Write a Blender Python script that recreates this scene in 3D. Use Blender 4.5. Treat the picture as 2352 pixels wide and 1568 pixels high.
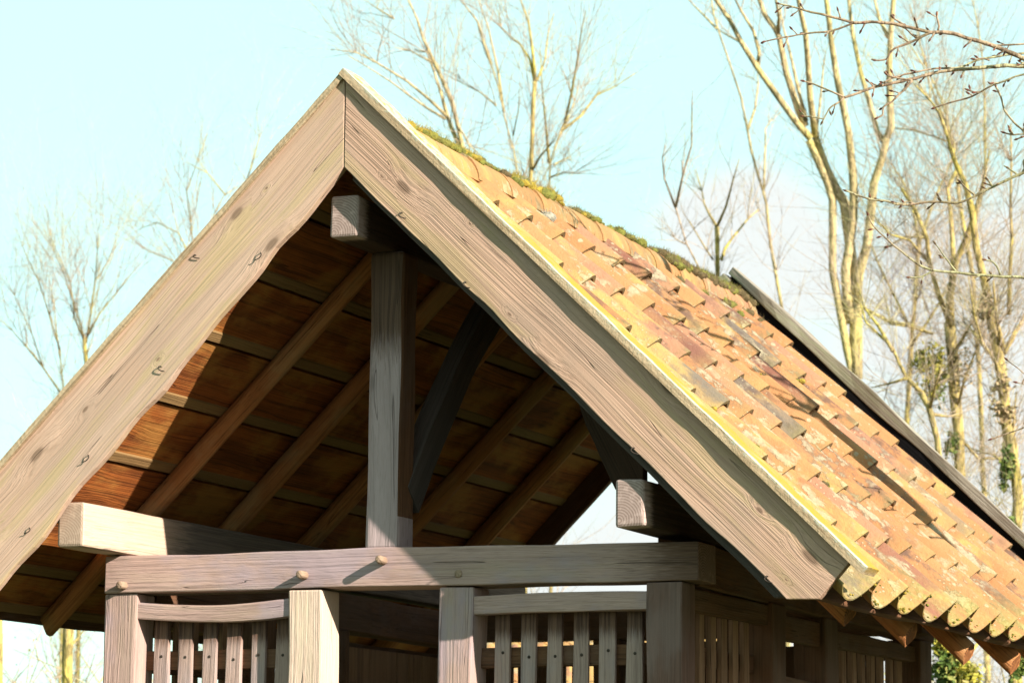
import bpy, bmesh, math, random
import numpy as np
from mathutils import Vector, Matrix, noise as mnoise

for o in list(bpy.data.objects): bpy.data.objects.remove(o, do_unlink=True)
SC = bpy.context.scene
COL = SC.collection
rnd = random.Random(7)

# ------------------------------------------------------------------ camera
CAM = Vector((5.9233, -11.9358, 1.6))
YAW, PITCH, ROLL, FPX = 0.4025, 0.1599, 0.0051, 6824.5      # focal length in pixels of a 2352 px wide picture
fw = Vector((-math.sin(YAW)*math.cos(PITCH), math.cos(YAW)*math.cos(PITCH), math.sin(PITCH)))
r0 = Vector((math.cos(YAW), math.sin(YAW), 0)); u0 = r0.cross(fw)
rt = r0*math.cos(ROLL) + u0*math.sin(ROLL); up = -r0*math.sin(ROLL) + u0*math.cos(ROLL)
cd = bpy.data.cameras.new('camera'); cam = bpy.data.objects.new('camera', cd); COL.objects.link(cam)
cd.sensor_width = 36; cd.lens = 36*FPX/2352; cd.clip_end = 3000; cd.clip_start = .05
cam.matrix_world = Matrix(((rt.x, up.x, -fw.x, CAM.x), (rt.y, up.y, -fw.y, CAM.y), (rt.z, up.z, -fw.z, CAM.z), (0, 0, 0, 1)))
cd.dof.use_dof = True; cd.dof.focus_distance = 13.2; cd.dof.aperture_fstop = 5.6
SC.camera = cam

def at_dir(u, v): return (fw + rt*((u-1176)/FPX) - up*((v-784)/FPX)).normalized()
# ------------------------------------------------------------------ light
SUN = Vector((2.5, -1.0, 1.1)).normalized()
EL = math.asin(SUN.z); AZ = math.atan2(SUN.x, SUN.y)
ld = bpy.data.lights.new('sun', 'SUN'); ld.energy = 5.0; ld.angle = math.radians(.5); ld.color = (1, .93, .82)
lo = bpy.data.objects.new('sun', ld); COL.objects.link(lo); lo.rotation_euler = SUN.to_track_quat('Z', 'Y').to_euler()
SKY_STRENGTH = .15
EXPOSURE = 1.35
W = bpy.data.worlds.new('World'); SC.world = W; W.use_nodes = True
wn, wl = W.node_tree.nodes, W.node_tree.links
wn.clear()
wo = wn.new('ShaderNodeOutputWorld'); bg = wn.new('ShaderNodeBackground'); bg.inputs[1].default_value = SKY_STRENGTH
sky = wn.new('ShaderNodeTexSky'); sky.sky_type = 'NISHITA'; sky.sun_disc = False
sky.sun_elevation = EL; sky.sun_rotation = AZ; sky.air_density = 1.0; sky.dust_density = .25; sky.ozone_density = 1.0
tc = wn.new('ShaderNodeTexCoord')
def wmath(op, a, b=None):
    n = wn.new('ShaderNodeMath'); n.operation = op
    for i, v in enumerate((a, b)):
        if v is None: continue
        if isinstance(v, (int, float)): n.inputs[i].default_value = v
        else: wl.new(v, n.inputs[i])
    return n.outputs[0]
nz = wn.new('ShaderNodeTexNoise'); nz.inputs['Scale'].default_value = 5.5; nz.inputs['Detail'].default_value = 6; nz.inputs['Roughness'].default_value = .55
mp = wn.new('ShaderNodeMapping'); mp.inputs['Scale'].default_value = (1, 1, 1.9); mp.inputs['Location'].default_value = (.31, .2, .7)
wl.new(tc.outputs['Generated'], mp.inputs['Vector']); wl.new(mp.outputs[0], nz.inputs['Vector'])
dt = wn.new('ShaderNodeVectorMath'); dt.operation = 'DOT_PRODUCT'; wl.new(tc.outputs['Generated'], dt.inputs[0]); dt.inputs[1].default_value = r0
sp = wn.new('ShaderNodeSeparateXYZ'); wl.new(tc.outputs['Generated'], sp.inputs[0])
cl = wmath('ADD', nz.outputs[0], wmath('MULTIPLY', dt.outputs['Value'], 2.0))
cl = wmath('SUBTRACT', cl, wmath('MULTIPLY', sp.outputs['Z'], 2.6))
cc = (at_dir(1690, 560)); d2 = wn.new('ShaderNodeVectorMath'); d2.operation = 'DISTANCE'; wl.new(tc.outputs['Generated'], d2.inputs[0]); d2.inputs[1].default_value = cc
blob = wmath('MULTIPLY', wmath('MAXIMUM', wmath('SUBTRACT', 1, wmath('DIVIDE', d2.outputs['Value'], .042)), 0), .42)
cl = wmath('ADD', cl, blob)
mr = wn.new('ShaderNodeMapRange'); mr.interpolation_type = 'SMOOTHSTEP'; wl.new(cl, mr.inputs[0])
mr.inputs[1].default_value = .16; mr.inputs[2].default_value = .36
mx = wn.new('ShaderNodeMixRGB'); tint = wn.new('ShaderNodeMixRGB'); tint.blend_type = 'MULTIPLY'; tint.inputs[0].default_value = 1; wl.new(sky.outputs[0], tint.inputs[1]); tint.inputs[2].default_value = (.80, .93, .90, 1)
veil = wn.new('ShaderNodeMixRGB'); veil.inputs[0].default_value = .82; wl.new(tint.outputs[0], veil.inputs[1]); veil.inputs[2].default_value = (1.95, 2.9, 2.62, 1)   # thin bright winter haze over the whole sky
wl.new(mr.outputs[0], mx.inputs[0]); wl.new(veil.outputs[0], mx.inputs[1])
mx.inputs[2].default_value = (2.42, 2.56, 2.52, 1)
wl.new(mx.outputs[0], bg.inputs[0]); wl.new(bg.outputs[0], wo.inputs[0])

SC.view_settings.view_transform = 'Standard'; SC.view_settings.look = 'None'
SC.view_settings.exposure = EXPOSURE; SC.view_settings.gamma = 1
SC.render.engine = 'CYCLES'; SC.render.resolution_x = 1024; SC.render.resolution_y = 682
SC.cycles.max_bounces = 6

# ------------------------------------------------------------------ picture helpers (a traced point gets its own distance)
def at(u, v, depth): return CAM + (fw + rt*((u-1176)/FPX) - up*((v-784)/FPX))*depth

# ------------------------------------------------------------------ materials
class M:
    def __init__(s, name):
        s.m = bpy.data.materials.new(name); s.m.use_nodes = True
        s.n, s.l = s.m.node_tree.nodes, s.m.node_tree.links
        s.b = s.n['Principled BSDF']; s.b.inputs['Roughness'].default_value = .85
        s.b.inputs['Specular IOR Level'].default_value = .2
    def put(s, sock, v):
        if v is None: return
        if hasattr(v, 'links'): s.l.new(v, sock)
        elif isinstance(v, (tuple, list)): sock.default_value = tuple(v) + ((1,) if len(v) == 3 and len(sock.default_value) == 4 else ())
        else: sock.default_value = v
    def attr(s, name, out='Vector'):
        a = s.n.new('ShaderNodeAttribute'); a.attribute_name = name; return a.outputs[out]
    def pos(s): return s.n.new('ShaderNodeTexCoord').outputs['Object']
    def vscale(s, v, sc, off=(0, 0, 0)):
        m = s.n.new('ShaderNodeMapping'); s.put(m.inputs['Vector'], v); m.inputs['Scale'].default_value = sc; m.inputs['Location'].default_value = off
        return m.outputs[0]
    def noise(s, v, scale=1, detail=4, rough=.55, dist=0):
        t = s.n.new('ShaderNodeTexNoise'); s.put(t.inputs['Vector'], v)
        t.inputs['Scale'].default_value = scale; t.inputs['Detail'].default_value = detail; t.inputs['Roughness'].default_value = rough; t.inputs['Distortion'].default_value = dist
        return t.outputs[0]
    def voro(s, v, scale=1, feat='F1'):
        t = s.n.new('ShaderNodeTexVoronoi'); t.feature = feat; s.put(t.inputs['Vector'], v); t.inputs['Scale'].default_value = scale
        return t.outputs['Distance']
    def math(s, op, a, b=None, c=None):
        m = s.n.new('ShaderNodeMath'); m.operation = op
        for i, v in enumerate((a, b, c)): s.put(m.inputs[i], v)
        return m.outputs[0]
    def ramp(s, v, lo, hi, a=0., b=1.):
        m = s.n.new('ShaderNodeMapRange'); m.interpolation_type = 'SMOOTHSTEP'
        for i, x in enumerate((v, lo, hi, a, b)): s.put(m.inputs[i], x)
        return m.outputs[0]
    def mix(s, f, a, b, mode='MIX'):
        m = s.n.new('ShaderNodeMixRGB'); m.blend_type = mode; s.put(m.inputs[0], f); s.put(m.inputs[1], a); s.put(m.inputs[2], b); return m.outputs[0]
    def sep(s, v):
        m = s.n.new('ShaderNodeSeparateXYZ'); s.put(m.inputs[0], v); return m.outputs
    def dotn(s, v):
        g = s.n.new('ShaderNodeNewGeometry'); d = s.n.new('ShaderNodeVectorMath'); d.operation = 'DOT_PRODUCT'
        s.put(d.inputs[0], g.outputs['True Normal']); s.put(d.inputs[1], v); return d.outputs['Value']
    def comb(s, x, y, z):
        m = s.n.new('ShaderNodeCombineXYZ')
        for i, v in enumerate((x, y, z)): s.put(m.inputs[i], v)
        return m.outputs[0]
    def bump(s, h, dist, strength=1):
        b = s.n.new('ShaderNodeBump'); b.inputs['Distance'].default_value = dist; b.inputs['Strength'].default_value = strength
        s.put(b.inputs['Height'], h); s.put(s.b.inputs['Normal'], b.outputs[0])
    def done(s, col, rough=None):
        s.put(s.b.inputs['Base Color'], col)
        if rough is not None: s.put(s.b.inputs['Roughness'], rough)
        return s.m

def wood(name, light, dark, lineC, knots=1.0, green=0.0, greenC=(.30, .29, .10), grain=1.0, patch=None, patchAmt=0.0, bump=.004, brown=None, flat=False, along=2.2):
    m = M(name); g = m.attr('gco'); x, y, z = m.sep(g)[:3]
    # knots: sparse points in a stretched space; the grain swerves round them
    kv = m.comb(m.math('MULTIPLY', x, 1.5), m.math('MULTIPLY', y, 5.0), m.math('MULTIPLY', z, 1.3))
    d = m.voro(kv, 1.0)
    if flat:    # a wide board shows its knots on the face
        t2 = m.n.new('ShaderNodeTexVoronoi'); t2.voronoi_dimensions = '2D'; t2.inputs['Scale'].default_value = 1
        m.put(t2.inputs['Vector'], m.comb(m.math('MULTIPLY', x, 1.9), m.math('MULTIPLY', y, 4.6), 0.0))
        keep = m.n.new('ShaderNodeSeparateColor'); m.l.new(t2.outputs['Color'], keep.inputs[0])      # knots of all sizes, some cells without
        d = m.math('MULTIPLY', t2.outputs['Distance'], m.ramp(keep.outputs[0],   .1, .95, .95, 4.6))
    swerve = m.math('MULTIPLY', m.ramp(d, 0.0, .42, 1, 0), .035*knots)
    low = m.math('MULTIPLY', m.math('SUBTRACT', m.noise(m.comb(m.math('MULTIPLY', x, .8), m.math('MULTIPLY', y, 3), m.math('MULTIPLY', z, 3)), 1, 2), .5), .07)
    gn_ = m.math('ABSOLUTE', m.dotn(m.attr('gax'))); endf = m.ramp(gn_, .75, .9)
    yy = m.math('SUBTRACT', y, m.math('ROUND', y)); zz = m.math('SUBTRACT', z, m.math('ROUND', z))
    y2 = m.math('ADD', m.math('ADD', y, swerve), low)
    z2 = m.math('ADD', z, m.math('MULTIPLY', swerve, .6))
    fine = m.noise(m.comb(m.math('MULTIPLY', x, along), m.math('MULTIPLY', y2, 230), m.math('MULTIPLY', z2, 230)), 1, 3, .6)
    rings = m.noise(m.comb(m.math('MULTIPLY', x, .35), m.math('MULTIPLY', y2, 95), m.math('MULTIPLY', z2, 95)), 1, 2, .5)
    broad = m.noise(m.comb(m.math('MULTIPLY', x, .8), m.math('MULTIPLY', y2, 9), m.math('MULTIPLY', z2, 9)), 1, 4, .6)
    mott = m.noise(m.comb(m.math('MULTIPLY', x, 5), m.math('MULTIPLY', y, 9), m.math('MULTIPLY', z, 9)), 1, 5, .65)
    c = m.mix(m.ramp(broad, .3, .7), light, dark)
    c = m.mix(m.math('MULTIPLY', m.ramp(mott, .45, .75), .45), c, dark)
    c = m.mix(m.math('MULTIPLY', m.ramp(rings, .50, .68), .45*grain), c, lineC)
    c = m.mix(m.math('MULTIPLY', m.ramp(fine, .5, .72), .55*grain), c, lineC)
    if patch:
        pn = m.noise(m.comb(m.math('MULTIPLY', x, 1.6), m.math('MULTIPLY', y, 3), m.math('MULTIPLY', z, 3)), 1, 5, .6)
        c = m.mix(m.math('MULTIPLY', m.ramp(pn, .46, .62), patchAmt), c, patch)
    if green:
        gn = m.noise(m.comb(m.math('MULTIPLY', x, 1.3), m.math('MULTIPLY', y2, 11), m.math('MULTIPLY', z2, 11)), 1, 6, .65)
        c = m.mix(m.math('MULTIPLY', m.ramp(gn, .47, .64), green), c, greenC)
    if brown:   # brown that rain never reached on the king post, shade painted in on plates and ridge beam: from brown[0] to brown[1] along the timber
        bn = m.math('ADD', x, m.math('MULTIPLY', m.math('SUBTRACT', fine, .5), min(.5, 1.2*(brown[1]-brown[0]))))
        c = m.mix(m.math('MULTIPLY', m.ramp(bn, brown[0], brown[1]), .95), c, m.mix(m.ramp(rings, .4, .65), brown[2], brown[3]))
    if knots:
        kk = m.ramp(d, .05, .105, 1, 0)
        c = m.mix(m.math('MULTIPLY', kk, .8*min(knots, 1)), c, tuple(v*.55 for v in lineC))
        halo = m.math('MULTIPLY', m.ramp(d, .08, .17, 1, 0), .22*min(knots, 1))
        c = m.mix(halo, c, lineC)
    # drying checks
    ck = m.noise(m.comb(m.math('MULTIPLY', x, .55), m.math('MULTIPLY', y2, 26), m.math('MULTIPLY', z2, 26)), 1, 1, .4)
    ckf = m.ramp(m.math('ABSOLUTE', m.math('SUBTRACT', ck, .68)), .0, .007, 1, 0)
    c = m.mix(m.math('MULTIPLY', ckf, .5), c, tuple(v*.3 for v in lineC))
    # sawn ends: growth rings round a pith that lies off the middle, darker and rougher
    py, pz = m.math('ADD', yy, .05), m.math('ADD', zz, .075)
    rr = m.math('SQRT', m.math('ADD', m.math('MULTIPLY', py, py), m.math('MULTIPLY', pz, pz)))
    en = m.noise(m.comb(m.math('MULTIPLY', y, 30), m.math('MULTIPLY', z, 30), x), 1, 4, .6)
    ring = m.math('SINE', m.math('ADD', m.math('MULTIPLY', rr, 520), m.math('MULTIPLY', en, 5)))
    ecol = m.mix(m.ramp(ring, -.4, .9), tuple(v*.82 for v in dark), lineC); ecol = m.mix(m.math('MULTIPLY', m.ramp(en, .5, .7), .5), ecol, light)
    c = m.mix(endf, c, ecol)
    h = m.math('SUBTRACT', m.math('MULTIPLY', rings, -1.2), m.math('MULTIPLY', fine, .7))
    h = m.math('SUBTRACT', h, m.math('MULTIPLY', ckf, 1.5))
    m.bump(m.math('MULTIPLY', h, m.math('SUBTRACT', 1, m.math('MULTIPLY', endf, .8))), bump, .9)
    return m.done(c, .82)

PINE = wood('weathered_pine', (.445, .288, .208), (.36, .228, .162), (.215, .13, .086), knots=1.0, green=.42, greenC=(.32, .25, .11), flat=True, grain=.75, patch=(.275, .2, .155), patchAmt=.4)
PINEG = wood('weathered_pine_lichened', (.51, .343, .255), (.415, .272, .195), (.255, .162, .108), knots=1.0, green=.45, greenC=(.38, .30, .13), flat=True, grain=.7, patch=(.33, .245, .19), patchAmt=.35)
OAK = wood('silvered_oak', (.41, .275, .235), (.32, .212, .182), (.16, .102, .086), knots=.5, green=.15, greenC=(.37, .32, .19), patch=(.285, .222, .255), patchAmt=.65, grain=.75, along=11)
OAKP = wood('pale_oak', (.55, .415, .33), (.47, .345, .27), (.32, .22, .16), knots=.4, green=.35, greenC=(.52, .46, .29), grain=.75, along=11)
PLATE = wood('plate_oak_painted_shade', (.50, .365, .275), (.42, .30, .225), (.27, .185, .13), knots=.4, green=.2, greenC=(.48, .42, .26), grain=.7, brown=(.72, 1.1, (.17, .135, .115), (.10, .08, .07)))  # shade under the roof painted in as darker wood behind the sunlit front
BEAMEND = wood('oak_weathered_end_painted_shade', (.46, .345, .31), (.37, .27, .24), (.2, .14, .115), knots=.4, grain=1.0, brown=(.05, .13, (.045, .024, .014), (.022, .011, .007)))  # pale weathered end; the deep shade behind it is painted as near-black brown
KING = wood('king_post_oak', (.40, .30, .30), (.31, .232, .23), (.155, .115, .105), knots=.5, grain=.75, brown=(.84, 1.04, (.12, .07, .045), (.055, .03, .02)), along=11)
TIE = wood('tie_beam_oak', (.41, .275, .235), (.32, .212, .182), (.16, .102, .086), knots=.5, green=.15, greenC=(.37, .32, .19), patch=(.285, .222, .255), patchAmt=.65, grain=.75, brown=(2.6, 3.0, (.15, .085, .06), (.08, .045, .032)), along=11)  # turns darker brown towards the right end
DUSK = wood('brown_corner_oak', (.215, .125, .098), (.15, .083, .064), (.07, .04, .03), knots=.5, patch=(.22, .16, .145), patchAmt=.45)
SLATF = wood('front_slat_oak', (.395, .275, .232), (.305, .21, .178), (.16, .105, .085), knots=.4, patch=(.275, .222, .225), patchAmt=.6, brown=(1.62, 1.70, (.13, .07, .045), (.06, .03, .02)), along=11)
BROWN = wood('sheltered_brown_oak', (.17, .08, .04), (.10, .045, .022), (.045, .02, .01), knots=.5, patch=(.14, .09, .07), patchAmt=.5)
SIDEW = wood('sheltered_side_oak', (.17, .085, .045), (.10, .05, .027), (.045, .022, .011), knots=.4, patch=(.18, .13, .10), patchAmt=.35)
BOARD = wood('red_brown_boarding', (.34, .10, .02), (.14, .038, .008), (.045, .012, .004), knots=.6, patch=(.40, .19, .045), patchAmt=.6, grain=1.25)
PALE = wood('pale_sapwood_edge', (.24, .145, .06), (.19, .105, .042), (.1, .055, .022), knots=0, grain=.5)
PEGW = wood('split_peg_wood', (.31, .21, .145), (.24, .16, .11), (.15, .10, .065), knots=0, grain=.5)
POLE = wood('rafter_pole_wood', (.46, .19, .066), (.27, .10, .032), (.07, .026, .01), knots=.6, patch=(.34, .21, .10), patchAmt=.6)
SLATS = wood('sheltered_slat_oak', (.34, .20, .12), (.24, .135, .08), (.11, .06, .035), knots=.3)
NIGHT = wood('near_black_oak', (.055, .028, .016), (.035, .017, .009), (.015, .008, .004), knots=0)  # even, very dark brown for the gable strut
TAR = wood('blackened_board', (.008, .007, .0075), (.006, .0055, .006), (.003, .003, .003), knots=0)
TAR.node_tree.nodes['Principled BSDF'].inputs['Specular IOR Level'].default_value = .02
GREYB = wood('grey_backing_board', (.09, .07, .06), (.06, .047, .04), (.03, .023, .019), knots=.5)

def cap_material():
    m = M('lichened_verge_board'); g = m.attr('gco'); x, y, z = m.sep(g)[:3]
    p = m.pos()
    grain = m.noise(m.comb(m.math('MULTIPLY', x, 1.5), m.math('MULTIPLY', y, 90), m.math('MULTIPLY', z, 90)), 1, 4, .6)
    c = m.mix(m.ramp(grain, .4, .65), (.40, .30, .19), (.22, .15, .085))
    topf = m.attr('top', 'Fac')                      # 1 on the weather side
    n1 = m.noise(p, 22, 6, .7); n2 = m.noise(p, 3.2, 3, .5); n3 = m.noise(p, 55, 3, .6)
    lich = m.mix(m.ramp(n3, .4, .6), (.40, .40, .31), (.30, .31, .23))
    yel = m.mix(m.ramp(n1, .35, .65), (.33, .20, .018), (.28, .19, .05))
    tcol = m.mix(m.ramp(m.math('ADD', y, m.math('MULTIPLY', m.math('SUBTRACT', n1, .5), .07)), .016, .04), lich, yel)
    tcol = m.mix(m.math('MULTIPLY', m.ramp(n2, .5, .65), .6), tcol, (.30, .28, .15))
    far = m.ramp(m.math('ADD', x, m.math('MULTIPLY', n2, .8)), .9, 1.7)   # white crust near the apex only
    tcol = m.mix(m.math('MULTIPLY', m.math('SUBTRACT', 1, far), m.math('MULTIPLY', m.ramp(n1, .4, .52), m.ramp(n3, .3, .5))), tcol, (.37, .36, .27))
    c = m.mix(m.math('MULTIPLY', topf, m.ramp(n1, .2, .36)), c, tcol)
    edge = m.math('MULTIPLY', m.math('SUBTRACT', 1, topf), m.ramp(m.math('ADD', z, m.math('MULTIPLY', m.math('SUBTRACT', n1, .5), .04)), .022, .034))
    c = m.mix(m.math('MULTIPLY', edge, m.ramp(n3, .35, .6)), c, (.33, .32, .24))
    m.bump(m.math('ADD', n3, n1), .006, .7)
    return m.done(c, .95)
CAPM = cap_material()

def tile_material():
    m = M('lichened_clay_tile'); p = m.pos(); t = m.attr('tint', 'Color'); tr, tg, tb = m.sep(t)[:3]
    po = m.n.new('ShaderNodeVectorMath'); po.operation = 'MULTIPLY_ADD'; m.put(po.inputs[0], t); po.inputs[1].default_value = (23, 31, 17); m.put(po.inputs[2], p); pt = m.vscale(po.outputs[0], (.5, 1.15, .5))
    n1 = m.noise(pt, 5, 5, .6); n2 = m.noise(pt, 17, 6, .65); n3 = m.noise(p, 60, 3, .6); n4 = m.math('ADD', m.math('MULTIPLY', m.noise(p, 1.6, 3, .5), .6), m.math('MULTIPLY', m.noise(pt, 1.6, 3, .5), .4))
    c = m.mix(m.ramp(tr, .1, .9), (.28, .125, .052), (.295, .158, .07))
    c = m.mix(m.ramp(tr, .66, .70), c, (.27, .132, .078))         # pinker tiles
    c = m.mix(m.ramp(tr, .83, .85), c, (.15, .062, .042))        # harder-fired purple tiles
    c = m.mix(m.ramp(tr, .93, .935), c, (.13, .105, .08))
    c = m.mix(m.math('MULTIPLY', m.ramp(n1, .42, .68), .5), c, (.32, .175, .072))
    c = m.mix(m.math('MULTIPLY', m.ramp(n2, .55, .75), .5), c, (.19, .08, .034))
    dirt = m.ramp(m.math('ADD', n4, m.math('MULTIPLY', tg, .25)), .60, .72)
    c = m.mix(m.math('MULTIPLY', dirt, m.math('MULTIPLY', m.ramp(n2, .4, .6), .75)), c, (.065, .045, .042))
    py_ = m.sep(p)[1]                                              # the yellow lichen has spread inwards from the near verge
    yl = m.math('MULTIPLY', m.ramp(m.math('ADD', m.math('ADD', n1, m.math('MULTIPLY', m.math('SUBTRACT', n4, .5), .8)), m.ramp(py_, .2, 2.6, .13, -.08)), .5, .68), .7)
    c = m.mix(yl, c, (.36, .235, .075))
    # round crusts of pale lichen, few and of all sizes
    v = m.voro(m.vscale(p, (1, 1, 1)), 13); wv = m.math('ADD', v, m.math('MULTIPLY', m.math('SUBTRACT', n2, .5), .9))
    spots = m.math('MULTIPLY', m.ramp(wv, .12, .2, 1, 0), m.ramp(m.noise(p, 2.6, 2, .5), .48, .6))
    v2 = m.voro(p, 34); spots2 = m.math('MULTIPLY', m.ramp(m.math('ADD', v2, m.math('MULTIPLY', m.math('SUBTRACT', n3, .5), .5)), .12, .22, 1, 0), m.ramp(m.noise(p, 3.1, 3, .6), .48, .6))
    big = m.math('MULTIPLY', m.ramp(n2, .5, .58), m.ramp(m.noise(m.vscale(p, (1.6, .8, 1.6), (3, 1, 2)), 2.2, 4, .6), .47, .58))
    white = m.math('MAXIMUM', m.math('MAXIMUM', spots, spots2), big)
    c = m.mix(m.math('MULTIPLY', white, .8), c, m.mix(m.ramp(n3, .35, .65), (.34, .28, .185), (.27, .23, .15)))
    mossy = m.attr('mossy', 'Fac')
    ms = m.math('MULTIPLY', m.math('MULTIPLY', mossy, m.ramp(n2, .36, .56)), m.ramp(tg, .05, .7, .45, 1))
    c = m.mix(ms, c, m.mix(m.ramp(n3, .35, .65), (.30, .24, .085), (.21, .18, .05)))
    lip = m.attr('lip', 'Fac')                                    # the broken-looking lower edge is grown over with dark crust
    c = m.mix(m.math('MULTIPLY', lip, .8), c, m.mix(m.ramp(n2, .35, .65), (.075, .055, .03), (.15, .115, .045)))
    m.bump(m.math('ADD', m.math('MULTIPLY', n3, .6), m.math('ADD', n2, m.math('MULTIPLY', white, .25))), .010, .9)
    return m.done(c, .9)
TILE = tile_material()

def moss_material():
    m = M('cushion_moss'); p = m.pos(); t = m.attr('tint', 'Color'); tr, tg, tb = m.sep(t)[:3]
    n = m.noise(p, 45, 4, .7)
    c = m.mix(m.ramp(tr, .3, .6), (.12, .085, .04), (.17, .17, .035))
    c = m.mix(m.ramp(tr, .68, .8), c, (.33, .24, .035))
    c = m.mix(m.ramp(tr, .9, .93), c, (.30, .28, .22))
    c = m.mix(m.ramp(n, .4, .65), c, m.mix(.5, c, (.03, .03, .012)))
    m.bump(n, .02, 1); return m.done(c, 1.0)
MOSS = moss_material()

def bark_material(name, a, b, c3):
    m = M(name); p = m.pos()
    n = m.noise(m.vscale(p, (7, 7, 2.2)), 1, 5, .65); n2 = m.noise(p, 1.3, 3, .5); n3 = m.noise(m.vscale(p, (30, 30, 9)), 1, 4, .6)
    c = m.mix(m.ramp(n, .35, .65), a, b); c = m.mix(m.ramp(n2, .45, .65), c, c3)
    c = m.mix(m.math('MULTIPLY', m.ramp(n3, .48, .62), .75), c, tuple(v*.36 for v in b))
    n5 = m.noise(m.vscale(p, (3.5, 3.5, 1.1)), 1, 4, .6); c = m.mix(m.math('MULTIPLY', m.ramp(n5, .52, .66), .6), c, (.13, .12, .055))
    m.bump(n3, .03, .8); return m.done(c, .9)
BARK = bark_material('algae_yellow_bark', (.50, .38, .13), (.33, .245, .10), (.45, .37, .08))
BARKG = bark_material('pinkish_twig_bark', (.48, .37, .28), (.38, .28, .20), (.46, .40, .18))
BARKP = bark_material('pale_ash_bark', (.52, .41, .20), (.38, .29, .15), (.48, .40, .13))
TWIG = bark_material('red_brown_twig', (.22, .14, .09), (.15, .09, .06), (.30, .27, .16))
BUD = bark_material('dark_red_bud', (.16, .06, .04), (.09, .035, .025), (.14, .07, .04))
def leaf_material(name, a, b, c3):
    m = M(name); t = m.attr('tint', 'Color'); tr = m.sep(t)[0]
    c = m.mix(m.ramp(tr, .2, .6), a, b); c = m.mix(m.ramp(tr, .75, .9), c, c3)
    return m.done(c, .55)
IVY = leaf_material('ivy_leaf', (.06, .095, .02), (.12, .17, .035), (.27, .26, .07))
IVYY = leaf_material('yellow_ivy_leaf', (.22, .22, .03), (.36, .31, .045), (.40, .33, .12))
DRY = leaf_material('dry_brown_leaf', (.30, .21, .12), (.40, .30, .17), (.22, .20, .08))
def simple(name, c, rough=.6, metal=0):
    m = M(name); n = m.noise(m.pos(), 40, 3, .6); m.b.inputs['Metallic'].default_value = metal
    return m.done(m.mix(m.ramp(n, .35, .65), c, tuple(v*.6 for v in c)), rough)
IRON = simple('rusty_nail_iron', (.06, .045, .035), .6, .5)
def ground_material():
    m = M('rough_grass'); p = m.pos(); n = m.noise(p, .8, 6, .6); n2 = m.noise(p, 14, 5, .7)
    c = m.mix(m.ramp(n, .4, .6), (.055, .08, .02), (.09, .085, .035)); c = m.mix(m.math('MULTIPLY', m.ramp(n2, .4, .7), .6), c, (.03, .045, .012))
    m.bump(n2, .05, .6); return m.done(c, 1)
GRASS = ground_material()

# ------------------------------------------------------------------ mesh helpers
def tagkind(o, kind): o['kind'] = kind
def link(o, parent=None):
    COL.objects.link(o)
    if parent: o.parent = parent
    return o
def mesh_obj(name, verts, faces, mats, parent=None, attrs=None, smooth=False, midx=None):
    me = bpy.data.meshes.new(name); me.from_pydata([tuple(v) for v in verts], [], faces)
    for mt in (mats if isinstance(mats, (list, tuple)) else [mats]): me.materials.append(mt)
    if attrs:
        for k, (typ, data) in attrs.items():
            a = me.attributes.new(k, typ, 'POINT')
            flat = np.asarray(data, dtype=np.float32).ravel()
            a.data.foreach_set({'FLOAT_VECTOR': 'vector', 'FLOAT': 'value', 'FLOAT_COLOR': 'color'}[typ], flat)
    if midx: me.polygons.foreach_set('material_index', midx)
    if smooth: me.polygons.foreach_set('use_smooth', [True]*len(me.polygons))
    me.update()
    return link(bpy.data.objects.new(name, me), parent)
def empty(name, loc=(0, 0, 0)):
    o = bpy.data.objects.new(name, None); o.location = loc; o.empty_display_size = .2; COL.objects.link(o); return o
def thing(name, label, cat, loc=(0, 0, 0), group=None):
    o = empty(name, loc); o['label'] = label; o['category'] = cat
    if group: o['group'] = group
    return o
def bevel(o, w=.006, seg=2):
    b = o.modifiers.new('bevel', 'BEVEL'); b.width = w; b.segments = seg; b.limit_method = 'ANGLE'; b.angle_limit = math.radians(40)
    return o
def nz3(p, f=1.0, s=0.0): return mnoise.noise(Vector((p[0]*f+s, p[1]*f-s, p[2]*f+s*.5)))

def beam(name, A, B, w, h, mat, parent, side=None, wob=.006, seg=14, curve=0.0, cdir=None, bev=.007, wane=0.0, taper=(1, 1), start=0.0):
    """squared timber from A to B; w across 'side', h across the third axis, slightly out of true"""
    A, B = Vector(A), Vector(B); ax = (B-A).normalized(); L = (B-A).length
    sd = Vector(side if side else (1, 0, 0)); sd = (sd - ax*sd.dot(ax)).normalized(); tp = sd.cross(ax).normalized()
    if tp.z < -.01: tp = -tp
    seed = rnd.uniform(0, 50); go = Vector((start, rnd.randint(1, 20), rnd.randint(1, 20)))
    V, F, G = [], [], []
    cd_ = Vector(cdir) if cdir else tp
    for i in range(seg+1):
        t = i/seg; c = A + ax*(L*t) + cd_*(curve*4*t*(1-t)); k = taper[0]+(taper[1]-taper[0])*t
        for j, (a, b) in enumerate(((-1, -1), (1, -1), (1, 1), (-1, 1))):
            da = a*w*k/2*(1) + wob*mnoise.noise(Vector((t*L*2.5+seed, a*3.1+b*7, seed)))*1.6
            db = b*h*k/2 + wob*mnoise.noise(Vector((t*L*2.2+seed*2, a*5.1-b*3, seed+9)))*1.6
            V.append(c + sd*da + tp*db); G.append((go.x+t*L, go.y+da, go.z+db))
    for i in range(seg):
        for j in range(4):
            a, b = i*4+j, i*4+(j+1) % 4
            F.append((a, b, b+4, a+4))
    F.append((3, 2, 1, 0)); n = seg*4; F.append((n, n+1, n+2, n+3))
    o = mesh_obj(name, V, F, mat, parent, {'gco': ('FLOAT_VECTOR', G), 'gax': ('FLOAT_VECTOR', [tuple(ax)]*len(V))})
    return bevel(o, bev)

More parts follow.
